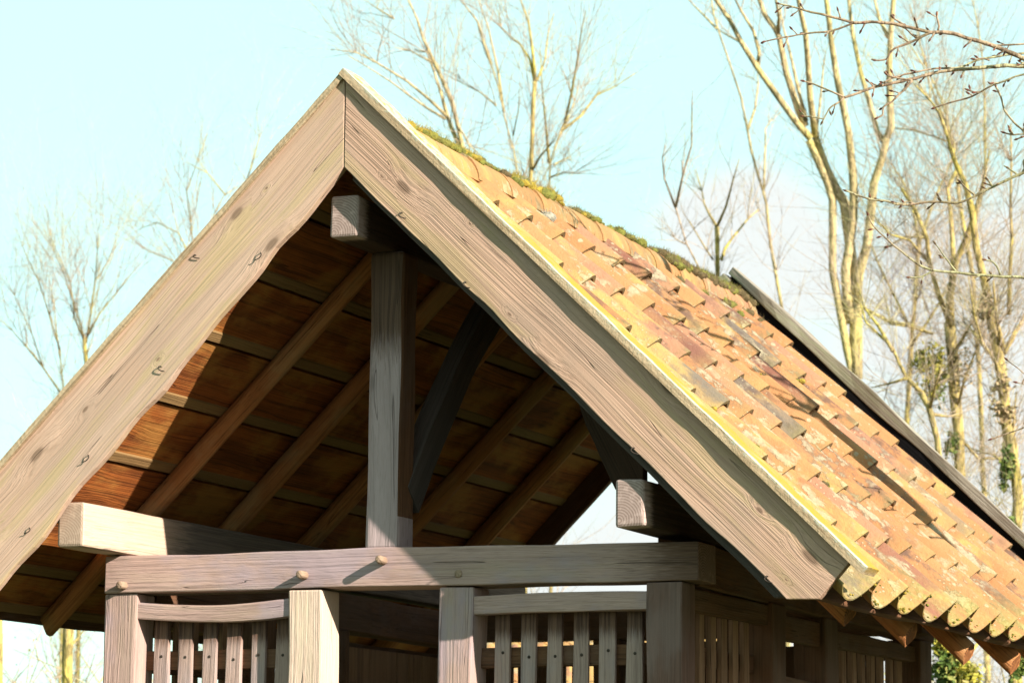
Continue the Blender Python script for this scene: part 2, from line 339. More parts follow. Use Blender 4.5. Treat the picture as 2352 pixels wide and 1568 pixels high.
def plank(name, outline, y0, y1, axis, mat, parent, bev=.004, sub=.06, wav=0.003, wavy=None):
    """board lying in the gable plane: an outline in x,z extruded from y0 to y1, grain along 'axis'"""
    pts = []
    n = len(outline)
    for i in range(n):
        a, b = Vector((outline[i][0], 0, outline[i][1])), Vector((outline[(i+1) % n][0], 0, outline[(i+1) % n][1]))
        k = max(1, int((b-a).length/sub)); nrm = Vector((-(b-a).z, 0, (b-a).x)).normalized()
        amp = wav if not wavy or i not in wavy else wavy[i]
        for q in range(k):
            p = a.lerp(b, q/k)
            if q: p = p + nrm*amp*mnoise.noise(Vector((p.x*4+i*7, p.z*4, y0)))*1.5
            pts.append(p)
    ax = Vector((axis[0], 0, axis[1])).normalized(); ac = Vector((-ax.z, 0, ax.x))
    g0 = (rnd.uniform(0, 9), rnd.uniform(0, 9), rnd.uniform(0, 9))
    V, G = [], []
    for y in (y0, y1):
        for p in pts:
            V.append((p.x, y, p.z)); G.append((g0[0]+p.dot(ax), g0[1]+p.dot(ac), g0[2]+y))
    m = len(pts); F = [tuple(range(m)), tuple(range(2*m-1, m-1, -1))]
    for i in range(m): j = (i+1) % m; F.append((j, i, i+m, j+m))
    o = mesh_obj(name, V, F, mat, parent, {'gco': ('FLOAT_VECTOR', G), 'gax': ('FLOAT_VECTOR', [tuple(ax)]*len(V))})
    bm = bmesh.new(); bm.from_mesh(o.data); bmesh.ops.recalc_face_normals(bm, faces=bm.faces); bm.to_mesh(o.data); bm.free()
    return bevel(o, bev)

def tube_into(V, F, pts, radii, sides=5, G=None, cap=True):
    """sweep a round section along pts; appends to V, F"""
    base = len(V); n = len(pts)
    t0 = (pts[1]-pts[0]).normalized(); ref = Vector((0, 0, 1)) if abs(t0.z) < .9 else Vector((1, 0, 0))
    a = ref.cross(t0).normalized(); s = 0.0
    for i in range(n):
        t = (pts[min(i+1, n-1)]-pts[max(i-1, 0)])
        if t.length < 1e-9: t = t0
        t = t.normalized(); a = (a - t*a.dot(t))
        a = a.normalized() if a.length > 1e-6 else t.orthogonal().normalized()
        b = t.cross(a)
        if i: s += (pts[i]-pts[i-1]).length
        for j in range(sides):
            w = 2*math.pi*j/sides
            V.append(pts[i] + (a*math.cos(w)+b*math.sin(w))*radii[i])
            if G is not None: G.append((s, radii[i]*math.cos(w), radii[i]*math.sin(w)))
    for i in range(n-1):
        for j in range(sides):
            p, q = base+i*sides+j, base+i*sides+(j+1) % sides
            F.append((p, q, q+sides, p+sides))
    if cap:
        F.append(tuple(base+j for j in reversed(range(sides)))); F.append(tuple(base+(n-1)*sides+j for j in range(sides)))
def smooth_path(pts, step):
    """Catmull-Rom through pts"""
    out = []; n = len(pts)
    for i in range(n-1):
        p0, p1, p2, p3 = pts[max(i-1, 0)], pts[i], pts[i+1], pts[min(i+2, n-1)]
        k = max(1, int((p2-p1).length/step))
        for q in range(k):
            t = q/k
            out.append(.5*((2*p1)+(p2-p0)*t+(2*p0-5*p1+4*p2-p3)*t*t+(3*p1-p0-3*p2+p3)*t**3))
    out.append(pts[-1]); return out

# ------------------------------------------------------------------ ground
def ground():
    V, F = [], []; n = 40; S = 900.0
    for i in range(n+1):
        for j in range(n+1):
            x = (i/n*2-1); y = (j/n*2-1); x = math.copysign(abs(x)**2.2, x)*S; y = math.copysign(abs(y)**2.2, y)*S
            V.append((x, y, .05*mnoise.noise(Vector((x*.2, y*.2, 0))) if abs(x)+abs(y) < 60 else 0))
    for i in range(n):
        for j in range(n):
            a = i*(n+1)+j; F.append((a, a+n+1, a+n+2, a+1))
    o = mesh_obj('ground', V, F, GRASS, None, smooth=True); tagkind(o, 'structure')
ground()

# ================================================================== the shelter
SH = thing('timber_shelter', 'open oak shelter with slatted walls under a steep gabled roof of mossy orange clay tiles', 'shelter')
KR, KL = .963, .985                 # fall of the right and left roof slopes
LEN = 5.52
# --- bargeboards of the near gable
bR = plank('bargeboard', [(.002, 4.970), (2.387, 2.685), (2.240, 2.522), (2.097, 2.525), (.002, 4.549)], 0, .045, (1, -.963), PINE, SH, wavy={3: .006, 2: .001})
bL = plank('bargeboard', [(-.002, 4.968), (-.002, 4.549), (-1.77, 2.690), (-2.42, 1.995), (-2.58, 2.25), (-2.50, 2.55)], .001, .046, (-1, -.975), PINEG, SH, wavy={1: .016, 5: .006})
# --- the pole-thin board behind the right bargeboard, its lower edge showing
plank('backing_board', [(.02, 4.60), (2.02, 2.66), (2.10, 2.54), (2.03, 2.535), (.02, 4.497)], .05, .10, (1, -.963), GREYB, SH)
# --- verge boards lying on the roof edge
def verge(xs, y0, y1, k, zt, th, sgn, mat, parent, ends=(0, 1)):
    V, F, G, T = [], [], [], []
    n = 46; nx, nzv = math.sin(math.atan(k))*sgn, math.cos(math.atan(k)); sd = rnd.uniform(0, 30)
    for i in range(n+1):
        x = xs[0]+(xs[1]-xs[0])*i/n; s = abs(x)/math.cos(math.atan(k))
        wy = .006*mnoise.noise(Vector((s*5, sd, 0))); wz = .008*mnoise.noise(Vector((s*7, sd, 4)))
        z = zt - k*abs(x)
        for (yy, d, tp) in ((y0+wy-.012*s/3.3, -th, 0), (y0+wy-.012*s/3.3, -.001+wz*.4, 0), (y0+wy-.012*s/3.3+.002, wz*.5, 1), ((y0*.6+y1*.4), wz+.002, 1), (y1, wz, 1), (y1, -th, 0)):
            V.append((x+nx*d, yy, z+nzv*d)); G.append((s, yy-y0, d+th)); T.append(tp)
    for i in range(n):
        for j in range(6):
            a, b = i*6+j, i*6+(j+1) % 6; F.append((a, b, b+6, a+6))
    F.append(tuple(range(6))); F.append(tuple(range(n*6+5, n*6-1, -1)))
    o = mesh_obj('verge_board', V, F, mat, parent, {'gco': ('FLOAT_VECTOR', G), 'top': ('FLOAT', T)})
    bm = bmesh.new(); bm.from_mesh(o.data); bmesh.ops.recalc_face_normals(bm, faces=bm.faces); bm.to_mesh(o.data); bm.free()
    return o
verge((.001, 2.455), -.024, .17, KR, 5.012, .036, 1, CAPM, SH)
verge((-.001, -2.56), -.014, .13, .975, 5.012, .030, -1, CAPM, SH)
# --- far gable
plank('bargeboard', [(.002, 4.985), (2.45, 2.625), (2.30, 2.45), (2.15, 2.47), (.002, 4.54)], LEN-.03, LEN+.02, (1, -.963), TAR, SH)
plank('bargeboard', [(-.002, 4.985), (-.002, 4.54), (-2.25, 2.30), (-2.45, 2.50)], LEN-.03, LEN+.02, (-1, -.985), BROWN, SH)
FARCAP = wood('grey_weathered_edge', (.30, .27, .22), (.2, .17, .135), (.09, .07, .055), knots=.4, green=.5, greenC=(.25, .28, .16))
beam('verge_board', (.0, LEN+.005, 5.02), (2.47, LEN+.005, 5.02-2.47*KR), .11, .065, FARCAP, SH, side=(0, 1, 0), seg=30, wob=.014)
beam('verge_board', (-.03, LEN+.005, 4.985), (-2.45, LEN+.005, 5.0-2.45*KL), .11, .065, FARCAP, SH, side=(0, 1, 0), seg=30, wob=.014)
# --- ridge beam, plates
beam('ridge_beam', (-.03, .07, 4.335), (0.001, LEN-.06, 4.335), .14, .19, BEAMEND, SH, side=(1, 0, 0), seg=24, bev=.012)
plate_l = beam('wall_plate', (-1.432, .055, 2.963), (-1.432, LEN-.1, 2.963), .14, .21, PLATE, SH, side=(1, 0, 0), seg=24, bev=.014)
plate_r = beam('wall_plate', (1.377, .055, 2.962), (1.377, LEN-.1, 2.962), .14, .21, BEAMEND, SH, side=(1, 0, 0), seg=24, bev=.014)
# --- front truss
YT = .462
tie = beam('tie_beam', (-1.48, YT+.12, 2.757), (1.545, YT+.12, 2.740), .24, .176, TIE, SH, side=(0, 1, 0), seg=24, curve=.006, bev=.006)
king = beam('king_post', (-.012, YT+.095, 2.835), (.0, YT+.095, 4.24), .172, .18, KING, SH, side=(1, 0, 0), seg=18, bev=.02)
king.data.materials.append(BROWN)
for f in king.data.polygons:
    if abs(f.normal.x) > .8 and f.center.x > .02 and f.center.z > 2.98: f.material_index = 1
# pegs through the tie beam
def peg(x, z, L, parent, tilt=(.0, .0)):
    V, F, G = [], [], []
    p = [Vector((x, YT+.05, z)), Vector((x+tilt[0]*.4, YT-L*.5, z+tilt[1]*.4)), Vector((x+tilt[0], YT-L*.93, z+tilt[1])), Vector((x+tilt[0], YT-L, z+tilt[1]))]
    tube_into(V, F, p, [.021, .02, .019, .014], 10, G)
    return mesh_obj('peg', V, F, PEGW, parent, {'gco': ('FLOAT_VECTOR', G)}, smooth=True)
peg(-1.37, 2.705, .05, tie); peg(-.405, 2.728, .07, tie, (.01, 0)); peg(.0, 2.785, .085, tie, (.02, .0)); peg(.385, 2.715, .006, tie)
# front posts
def post(x0b, x1b, x0, x1, y0, y1, ztop, mat, name='post', zb=0.0, **k):
    """from the ground to ztop; x0b,x1b measured at z 2.24, x0,x1 at the top"""
    w = x1-x0; f = (ztop-zb)/(ztop-2.24)
    cb = (x0b+x1b)/2; ct = (x0+x1)/2; c0 = ct+(cb-ct)*min(f, 1.6)
    return beam(name, (c0, (y0+y1)/2, zb), (ct, (y0+y1)/2, ztop), w, y1-y0, mat, SH, side=(1, 0, 0), seg=16, bev=.009, **k)
YP = YT+.007
post(-1.497, -1.307, -1.482, -1.305, YP, YP+.175, 2.668, OAK, 'corner_post')
post(-.508, -.303, -.487, -.313, YP-.002, YP+.19, 2.662, OAKP)
post(.253, .437, .285, .455, YP, YP+.18, 2.655, OAK)
post(1.284, 1.474, 1.296, 1.468, YP, YP+.175, 2.652, DUSK, 'corner_post')
# --- slatted panels: two rails and the slats nailed between them
def slat_panel(P, Q, nslat, mat, ztop, hrail, sw, sag=0.0, depth=.05, inset=.07, nrm=(0, -1, 0), slatmat=None, lean=None, off=(.06, .06), zlow=.75, nail=True):
    """P, Q: plan points of the clear opening (front face line); nrm points outwards"""
    P, Q, nv = Vector(P), Vector(Q), Vector(nrm); ax = (Q-P).normalized(); L = (Q-P).length
    zr = ztop-hrail/2; c = -nv*(depth/2)
    # ends of the rails are let into the posts
    rail = beam('rail', P+c+Vector((0, 0, zr))-ax*.02, Q+c+Vector((0, 0, zr))+ax*.02, depth, hrail, mat, SH, side=nv, seg=14, curve=-sag, bev=.006, cdir=(0, 0, 1))
    bc = -nv*(inset+.014+depth*.4)
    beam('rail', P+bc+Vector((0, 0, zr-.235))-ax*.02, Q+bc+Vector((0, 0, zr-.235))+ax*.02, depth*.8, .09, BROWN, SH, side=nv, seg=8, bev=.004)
    beam('rail', P+c+Vector((0, 0, zlow))-ax*.02, Q+c+Vector((0, 0, zlow))+ax*.02, depth, hrail, mat, SH, side=nv, seg=10, bev=.006)
    a, b = off
    for i in range(nslat):
        t = a+(L-a-b)*(i+.5)/nslat
        ln = rnd.uniform(-.012, .012)
        top = P + ax*(t+ln*.3) - nv*inset; bot = P + ax*(t-ln-(.03 if lean is None else lean)) - nv*inset
        s = beam('slat', (bot.x, bot.y, zlow+.02), (top.x, top.y, zr+.02), sw*rnd.uniform(.93, 1.07), .026, slatmat or mat, SH, side=ax, seg=10, bev=.004, wob=.003)
        if nail:
            V, F = [], []
            q = P + ax*(t) - nv*(inset-.0125) + Vector((0, 0, zr-.225+rnd.uniform(-.015, .015)))
            tube_into(V, F, [q, q+nv*.002, q+nv*.004], [.0075, .0075, .005], 8)
            mesh_obj('nail', V, F, IRON, s)
    return rail
slat_panel((-1.305, YP+.012, 0), (-.487, YP+.012, 0), 6, OAK, 2.628, .082, .074, sag=.022, inset=.085, off=(.03, .005), lean=.02, slatmat=SLATF)
slat_panel((.455, YP+.012, 0), (1.296, YP+.012, 0), 6, OAK, 2.615, .088, .074, sag=-.004, inset=.085, off=(.05, .02), lean=.03, slatmat=SLATF)
# side walls: rails, posts and slats under the side beams
for sg in (1, -1):
    xo = 1.470*sg; nv = (sg, 0, 0)
    mat = SIDEW
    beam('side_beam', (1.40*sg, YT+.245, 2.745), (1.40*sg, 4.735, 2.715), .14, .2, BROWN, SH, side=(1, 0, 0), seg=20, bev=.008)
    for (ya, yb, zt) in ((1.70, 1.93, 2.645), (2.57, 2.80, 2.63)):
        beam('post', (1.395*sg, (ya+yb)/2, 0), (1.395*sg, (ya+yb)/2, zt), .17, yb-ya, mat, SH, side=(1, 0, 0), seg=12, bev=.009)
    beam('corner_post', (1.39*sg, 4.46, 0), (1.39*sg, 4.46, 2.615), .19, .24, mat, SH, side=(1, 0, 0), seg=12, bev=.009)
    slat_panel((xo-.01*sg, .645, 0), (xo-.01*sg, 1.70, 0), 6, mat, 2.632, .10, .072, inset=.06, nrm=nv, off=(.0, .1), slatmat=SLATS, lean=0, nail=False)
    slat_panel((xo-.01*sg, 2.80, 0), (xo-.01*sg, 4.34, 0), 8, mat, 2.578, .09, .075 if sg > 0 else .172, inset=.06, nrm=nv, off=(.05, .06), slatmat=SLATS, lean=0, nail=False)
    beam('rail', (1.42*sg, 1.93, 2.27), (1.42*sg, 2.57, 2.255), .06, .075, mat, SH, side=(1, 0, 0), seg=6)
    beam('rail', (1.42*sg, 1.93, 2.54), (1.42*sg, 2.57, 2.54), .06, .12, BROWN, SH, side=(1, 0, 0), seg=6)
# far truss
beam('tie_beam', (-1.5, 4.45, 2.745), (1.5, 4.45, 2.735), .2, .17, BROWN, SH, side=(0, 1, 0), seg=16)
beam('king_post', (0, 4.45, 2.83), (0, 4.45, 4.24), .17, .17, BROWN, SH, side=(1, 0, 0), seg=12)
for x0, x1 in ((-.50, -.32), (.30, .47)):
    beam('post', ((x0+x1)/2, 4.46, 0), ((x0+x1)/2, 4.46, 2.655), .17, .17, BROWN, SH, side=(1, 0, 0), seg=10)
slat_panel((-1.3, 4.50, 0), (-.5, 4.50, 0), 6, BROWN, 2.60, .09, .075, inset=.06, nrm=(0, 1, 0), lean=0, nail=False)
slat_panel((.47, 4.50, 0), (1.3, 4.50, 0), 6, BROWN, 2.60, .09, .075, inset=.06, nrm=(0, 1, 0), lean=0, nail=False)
for q in range(4): beam('door_board', (-.32+.155*(q+.5), 4.50, .05), (-.32+.155*(q+.5), 4.50, 2.64), .15, .03, BROWN, SH, side=(1, 0, 0), seg=8, bev=.004)
# braces
beam('brace', (.03, .63, 3.08), (.03, 1.75, 4.26), .10, .16, GREYB, SH, side=(1, 0, 0), seg=12, curve=.05)
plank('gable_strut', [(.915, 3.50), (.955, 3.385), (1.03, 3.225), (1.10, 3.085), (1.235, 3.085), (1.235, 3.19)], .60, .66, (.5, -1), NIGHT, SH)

# --- rafters: split poles
def rafter(y, sgn, parent):
    V, F, G = [], [], []; k = KR if sgn > 0 else .975
    xe = 2.12 if sgn < 0 else min(2.17, 2.075+(y-1)*.06)
    xs = [.02 + (xe-.02)*i/22 for i in range(23)]; sd = rnd.uniform(0, 40); go = rnd.randint(1, 20)
    r = (.058 if sgn > 0 else .052)*rnd.uniform(.93, 1.08); dy = rnd.uniform(-.02, .02)
    pts = [Vector((sgn*x, y+dy*(i/22)+.01*mnoise.noise(Vector((x*1.5, sd, 0))), (4.532 if sgn > 0 else 4.628)-k*x+.006*mnoise.noise(Vector((x*2, sd, 3))))) for i, x in enumerate(xs)]
    base = len(V); n = 14
    ax = (pts[-1]-pts[0]).normalized(); a = Vector((0, 1, 0)); b = ax.cross(a)
    if b.z < 0: b = -b
    for i, p in enumerate(pts):
        for j in range(n):
            w = 2*math.pi*j/n; rr = r*(1+.07*mnoise.noise(Vector((i*.25+sd, math.cos(w)*1.2, math.sin(w)*1.2))))
            rr *= .95+.2*i/22
            ca, sb = math.cos(w)*rr, min(math.sin(w)*rr, .054)
            sh = (ax*(-.02*math.sin(w)+.006*math.cos(w*3)) if i == len(pts)-1 else Vector())
            V.append(p + a*ca + b*sb + sh); G.append((go+xs[i]*1.4, go+ca, sb))
    for i in range(len(pts)-1):
        for j in range(n):
            p, q = i*n+j, i*n+(j+1) % n; F.append((p, q, q+n, p+n))
    F.append(tuple(reversed(range(n)))); F.append(tuple((len(pts)-1)*n+j for j in range(n)))
    o = mesh_obj('rafter', V, F, POLE, parent, {'gco': ('FLOAT_VECTOR', G), 'gax': ('FLOAT_VECTOR', [tuple(ax)]*len(V))}, smooth=False)
    bm = bmesh.new(); bm.from_mesh(o.data); bmesh.ops.recalc_face_normals(bm, faces=bm.faces)
    for f in bm.faces: f.smooth = len(f.verts) == 4
    bm.to_mesh(o.data); bm.free()
    return o
for y in (1.0, 1.86, 2.75, 3.74, 4.70):
    rafter(y, -1, SH); rafter(y, 1, SH)
# --- boarding: six lapped boards a slope, each with a pale lower edge
def boarding(sgn):
    k = KR if sgn > 0 else .975; an = math.atan(k); V, F, G, MI = [], [], [], []
    edges = [.02, .322, .600, .878, 1.157, 1.436, 1.72, 1.97, 2.15]
    ny = 26
    for e in range(len(edges)-1):
        xa, xb = edges[e]+.007, edges[e+1]-.007; go = (rnd.uniform(0, 30), rnd.uniform(0, 30)); lap = rnd.uniform(.004, .009)
        prof = ((xa, .032), (xa, lap), (xb-.042, 0.0), (xb-.037, -.006), (xb-.001, -.006), (xb, .032))
        b0 = len(V)
        for i in range(ny+1):
            y = .052+(LEN-.09)*i/ny
            for q, (x, d) in enumerate(prof):
                w = .004*mnoise.noise(Vector((y*3, x*9, e*5))) if q in (4, 5, 0, 1) else .003*mnoise.noise(Vector((y*2, x*5, e*9)))
                z = (4.632 if sgn > 0 else 4.70) - k*x
                V.append((sgn*(x+w+math.sin(an)*d), y, z+math.cos(an)*d+w*.3)); G.append((go[0]+y, go[1]+x*1.38, d))
        np_ = len(prof)
        for i in range(ny):
            for q in range(np_):
                a, b = b0+i*np_+q, b0+i*np_+(q+1) % np_; F.append((a, b, b+np_, a+np_)); MI.append(1 if q in (2, 3, 4) else 0)
        F.append(tuple(b0+q for q in range(np_))); MI.append(0); F.append(tuple(b0+ny*np_+q for q in reversed(range(np_)))); MI.append(0)
    o = mesh_obj('roof_boarding', V, F, [BOARD, PALE], SH, {'gco': ('FLOAT_VECTOR', G), 'gax': ('FLOAT_VECTOR', [(0, 1, 0)]*len(V))}, midx=MI)
    bm = bmesh.new(); bm.from_mesh(o.data); bmesh.ops.recalc_face_normals(bm, faces=bm.faces); bm.to_mesh(o.data); bm.free()
boarding(1); boarding(-1)
# eave boards closing the ends of the boarding
beam('eave_board', (2.20, .05, 2.56), (2.20, LEN-.05, 2.555), .03, .075, BROWN, SH, side=(1, 0, .3), seg=24)
beam('eave_board', (-2.19, .05, 2.615), (-2.19, LEN-.05, 2.615), .03, .09, BROWN, SH, side=(1, 0, -.3), seg=24)

# --- pantiles
PITCHY = .42
def PROF(t):      # a shallow pan and a narrow upstanding roll that laps the next tile
    return .062*math.exp(-((t-.90)/.19)**2) + .062*math.exp(-((t+.10)/.19)**2) + .016*math.cos(2*math.pi*(t-.93)) - .02
def tiles(sgn):
    k = KR if sgn > 0 else .975; an = math.atan(k); ca, sa = math.cos(an), math.sin(an)
    V, F, T, MS, LP = [], [], [], [], []
    nu, nvv = 22, 5; th = .019
    def prof(t):
        return PROF(t)
    rows = 7
    for i in range(-1, rows):
        sl = (.355+.332*i)/ca
        if i == -1: sl = .02/ca+.0
        for j in range(13):
            tint = [rnd.random(), rnd.random(), rnd.random(), 1]
            js, jn, jr, jt = rnd.uniform(-.014, .014), rnd.uniform(-.004, .006), rnd.uniform(-.012, .012), rnd.uniform(-.006, .006)
            lift = .034
            if i == -1: continue
            s1 = sl+(js*.4 - .035 if i == rows-1 else js)
            if sgn < 0: s1 = min(s1, 2.17/ca)
            if s1 - (sl-.46) < .1: continue
            s1 = s1; s0 = max(s1-.53, .05)
            y0 = -.0+PITCHY*j + jt
            b0 = len(V)
            for layer in (0, 1):
                for a in range(nvv+1):
                    f = a/nvv; s = s0+(s1-s0)*f
                    for b in range(nu+1):
                        t = .03+1.05*b/nu
                        wr = math.exp(-((t-.86)/.27)**2)
                        n = PROF(t) + .013*t + (.006+.030*wr)*f + jn + jr*(t-.5)*f - ((.007+.015*wr) if layer else 0)
                        edge = (.022 if i == rows-1 else .012)*math.sin(math.pi*min(1, b/nu*1.06)) if a == nvv else 0
                        if b == nu: n -= .014
                        y = y0 + PITCHY*t
                        ss = s + edge + (.004*mnoise.noise(Vector((y*20, s*9, j))) if a == nvv else 0)
                        q = 4.792 + 0
                        V.append((sgn*(ss*ca+sa*n), min(y, LEN-.035), q - ss*sa + ca*n)); T.append(tint)
                        mv = 0.0
                        if a == nvv: mv = .9 if i == rows-1 else .35
                        if i == rows-1: mv = max(mv, .75*max(0, f-.5)/.5)
                        MS.append(mv); LP.append(0.)
            w = nu+1; L1 = (nvv+1)*w
            for a in range(nvv):
                for b in range(nu):
                    p = b0+a*w+b; F.append((p, p+w, p+w+1, p+1)); p += L1; F.append((p, p+1, p+w+1, p+w))
            for b in range(nu):
                p = b0+nvv*w+b; q4 = [V[p], V[p+L1], V[p+L1+1], V[p+1]]; n0 = len(V); V += q4; T += [tint]*4; MS += [.2 if i < rows-1 else 1.]*4; LP += [1. if i < rows-1 else 0.]*4; F.append((n0, n0+1, n0+2, n0+3))
            for a in range(nvv):
                p = b0+a*w; F.append((p, p+L1, p+L1+w, p+w)); p = b0+a*w+nu; F.append((p, p+w, p+L1+w, p+L1))
    o = mesh_obj('roof_tiles', V, F, TILE, SH, {'tint': ('FLOAT_COLOR', T), 'mossy': ('FLOAT', MS), 'lip': ('FLOAT', LP)})
    for f in o.data.polygons: f.use_smooth = True
    o.data.set_sharp_from_angle(angle=math.radians(50))
    return o
tiles(1); tiles(-1)
# ridge tiles
def ridge():
    V, F, T, MS = [], [], [], []
    n = 14; y = .3
    while y < LEN-.1:
        tint = [rnd.random()*.8, rnd.random(), rnd.random(), 1]; L = .46; r = .165; b0 = len(V); dz = rnd.uniform(-.006, .006)
        for layer in (0, 1):
            for e in (0, .3, .7, 1):
                for q in range(n+1):
                    w = math.pi*(q/n)*.98+math.pi*.01; rr = r - layer*.018 + (.006*(1-e))
                    V.append((math.cos(w)*rr*1.05, min(y+e*L, LEN-.04), 4.70+dz+math.sin(w)*rr*1.0)); T.append(tint); MS.append(.3)
        w1 = n+1; L1 = 4*w1
        for e in range(3):
            for q in range(n):
                p = b0+e*w1+q; F.append((p, p+1, p+w1+1, p+w1)); p += L1; F.append((p, p+w1, p+w1+1, p+1))
        for q in range(n):
            for p in (b0+q, b0+3*w1+q): F.append((p, p+1, p+L1+1, p+L1))
        for e in range(3):
            for q in (0, n): p = b0+e*w1+q; F.append((p, p+w1, p+L1+w1, p+L1))
        y += .42
    o = mesh_obj('ridge_tiles', V, F, TILE, SH, {'tint': ('FLOAT_COLOR', T), 'mossy': ('FLOAT', MS)})
    bm = bmesh.new(); bm.from_mesh(o.data); bmesh.ops.recalc_face_normals(bm, faces=bm.faces)
    for f in bm.faces: f.smooth = True
    bm.to_mesh(o.data); bm.free(); o.data.set_sharp_from_angle(angle=math.radians(50))
ridge()
# --- moss cushions
ICO = bmesh.new(); bmesh.ops.create_icosphere(ICO, subdivisions=2, radius=1); ICO.verts.ensure_lookup_table()
ICOV = [v.co.copy() for v in ICO.verts]; ICOF = [tuple(v.index for v in f.verts) for f in ICO.faces]; ICO.free()
def blobs(name, items, parent, mat=MOSS, fuzz=0):
    """items: (centre, radius, height factor, tint); hair-like shoots stand out when fuzz is set"""
    V, F, T = [], [], []
    for c, r, hf, tn in items:
        b = len(V); sd = rnd.uniform(0, 99)
        for v in ICOV:
            k = 1+.35*mnoise.noise(v*2.3+Vector((sd, sd, sd)))
            V.append(c+Vector((v.x*r*k, v.y*r*k, v.z*r*hf*k))); T.append((tn, rnd.random(), 0, 1))
        F += [tuple(i+b for i in f) for f in ICOF]
        for _ in range(fuzz):
            v = Vector((rnd.gauss(0, 1), rnd.gauss(0, 1), rnd.gauss(.4, 1))).normalized(); p = c+Vector((v.x*r, v.y*r, v.z*r*hf))*.9
            e = p+(v+Vector((rnd.uniform(-.4, .4), rnd.uniform(-.4, .4), rnd.uniform(0, .5))))*r*rnd.uniform(.3, .75); sdv = v.orthogonal().normalized()*r*.03
            b2 = len(V); V += [p-sdv, p+sdv, e]; T += [(min(1, tn+.1), 0, 0, 1)]*3; F.append((b2, b2+1, b2+2))
    o = mesh_obj(name, V, F, mat, parent, {'tint': ('FLOAT_COLOR', T)}, smooth=True); tagkind(o, 'stuff'); return o
def ridge_moss(y0, y1, n, tint, rr, spread, dens=1.0):
    it = []
    for _ in range(n):
        y = rnd.uniform(y0, y1); x = abs(rnd.gauss(.0, spread))*(1 if rnd.random() < .8 else -1)
        z = 4.70+math.sqrt(max(.0, .168**2-min(abs(x)/1.05, .166)**2)) if abs(x) < .15 else 4.79+.03-KR*abs(x)+.04
        it.append((Vector((x, y, z)), rnd.uniform(*rr), rnd.uniform(.5, .9), min(1, max(0, rnd.gauss(tint, .16)))))
    return blobs('moss', it, SH, fuzz=64)
ridge_moss(.62, .80, 24, .74, (.02, 0.047), .05)
ridge_moss(.88, 1.45, 69, .58, (.018, 0.044), .07)
ridge_moss(1.45, 1.95, 30, .5, (.014, 0.031), .06)
ridge_moss(1.85, 2.35, 69, .76, (.02, 0.052), .06)
ridge_moss(2.65, 3.0, 27, .5, (.016, 0.036), .07)
ridge_moss(3.3, 3.7, 34, .42, (.016, 0.039), .06)
ridge_moss(3.9, 4.8, 150, .36, (.018, 0.044), .08)
ridge_moss(4.8, 5.45, 135, .36, (.018, 0.044), .09)
ridge_moss(4.98, 5.12, 21, .86, (.02, 0.039), .09)
# fringe of moss along the eave
def eave_moss():
    it = []
    for j in range(13):
        for q in range(9):
            t = rnd.uniform(.04, 1.0); n = PROF(t)+.013*t+.022
            an = math.atan(KR); s = (.355+.332*6)/math.cos(an)-.022+rnd.uniform(-.012, .008)
            y = PITCHY*(j+t)
            if y > LEN-.08 or y < .1: continue
            n += rnd.uniform(-.02, .004)
            it.append((Vector((s*math.cos(an)+math.sin(an)*n, y, 4.792-s*math.sin(an)+math.cos(an)*n)), rnd.uniform(.004, .009), .8, rnd.uniform(.66, .86)))
    blobs('moss', it, SH, fuzz=6)
eave_moss()
# small cushions sitting on the tiles
it = []
for (x, y) in ((1.42, 1.05), (1.22, 2.2), (1.62, 1.0), (1.72, 1.75), (.9, 3.3), (1.98, 2.6), (.75, 4.5), (1.33, .62)):
    it += [(Vector((x+rnd.uniform(-.02, .02), y+rnd.uniform(-.02, .02), 4.862-KR*x)), rnd.uniform(.018, .03), .7, rnd.uniform(.3, .95)) for _ in range(3)]
blobs('moss', it, SH, fuzz=10)
# bent nails along the left bargeboard, and a few in the right one
def bent_nail(x, z, parent, s=1.0, flip=1):
    V, F = [], []
    p = [Vector((x, .006, z)), Vector((x+.004*flip, -.015*s, z+.004)), Vector((x+.012*flip, -.022*s, z-.012*s)), Vector((x-.002*flip, -.020*s, z-.03*s)), Vector((x-.022*flip, -.018*s, z-.038*s))]
    tube_into(V, F, smooth_path(p, .006), [.0026]*len(smooth_path(p, .006)), 6)
    mesh_obj('nail', V, F, IRON, parent, smooth=True)
for x, z, q, f in ((-.42, 4.175, .8, 1), (-.93, 3.675, .6, -1), (-1.31, 3.275, .75, 1), (-1.62, 2.945, .6, 1), (-.76, 4.19, .4, -1)): bent_nail(x, z, bL, q, f)
for x, z in ((2.02, 2.62), (1.42, 3.19), (.62, 3.97), (.30, 4.31)): bent_nail(x, z, bR, .7, -1)

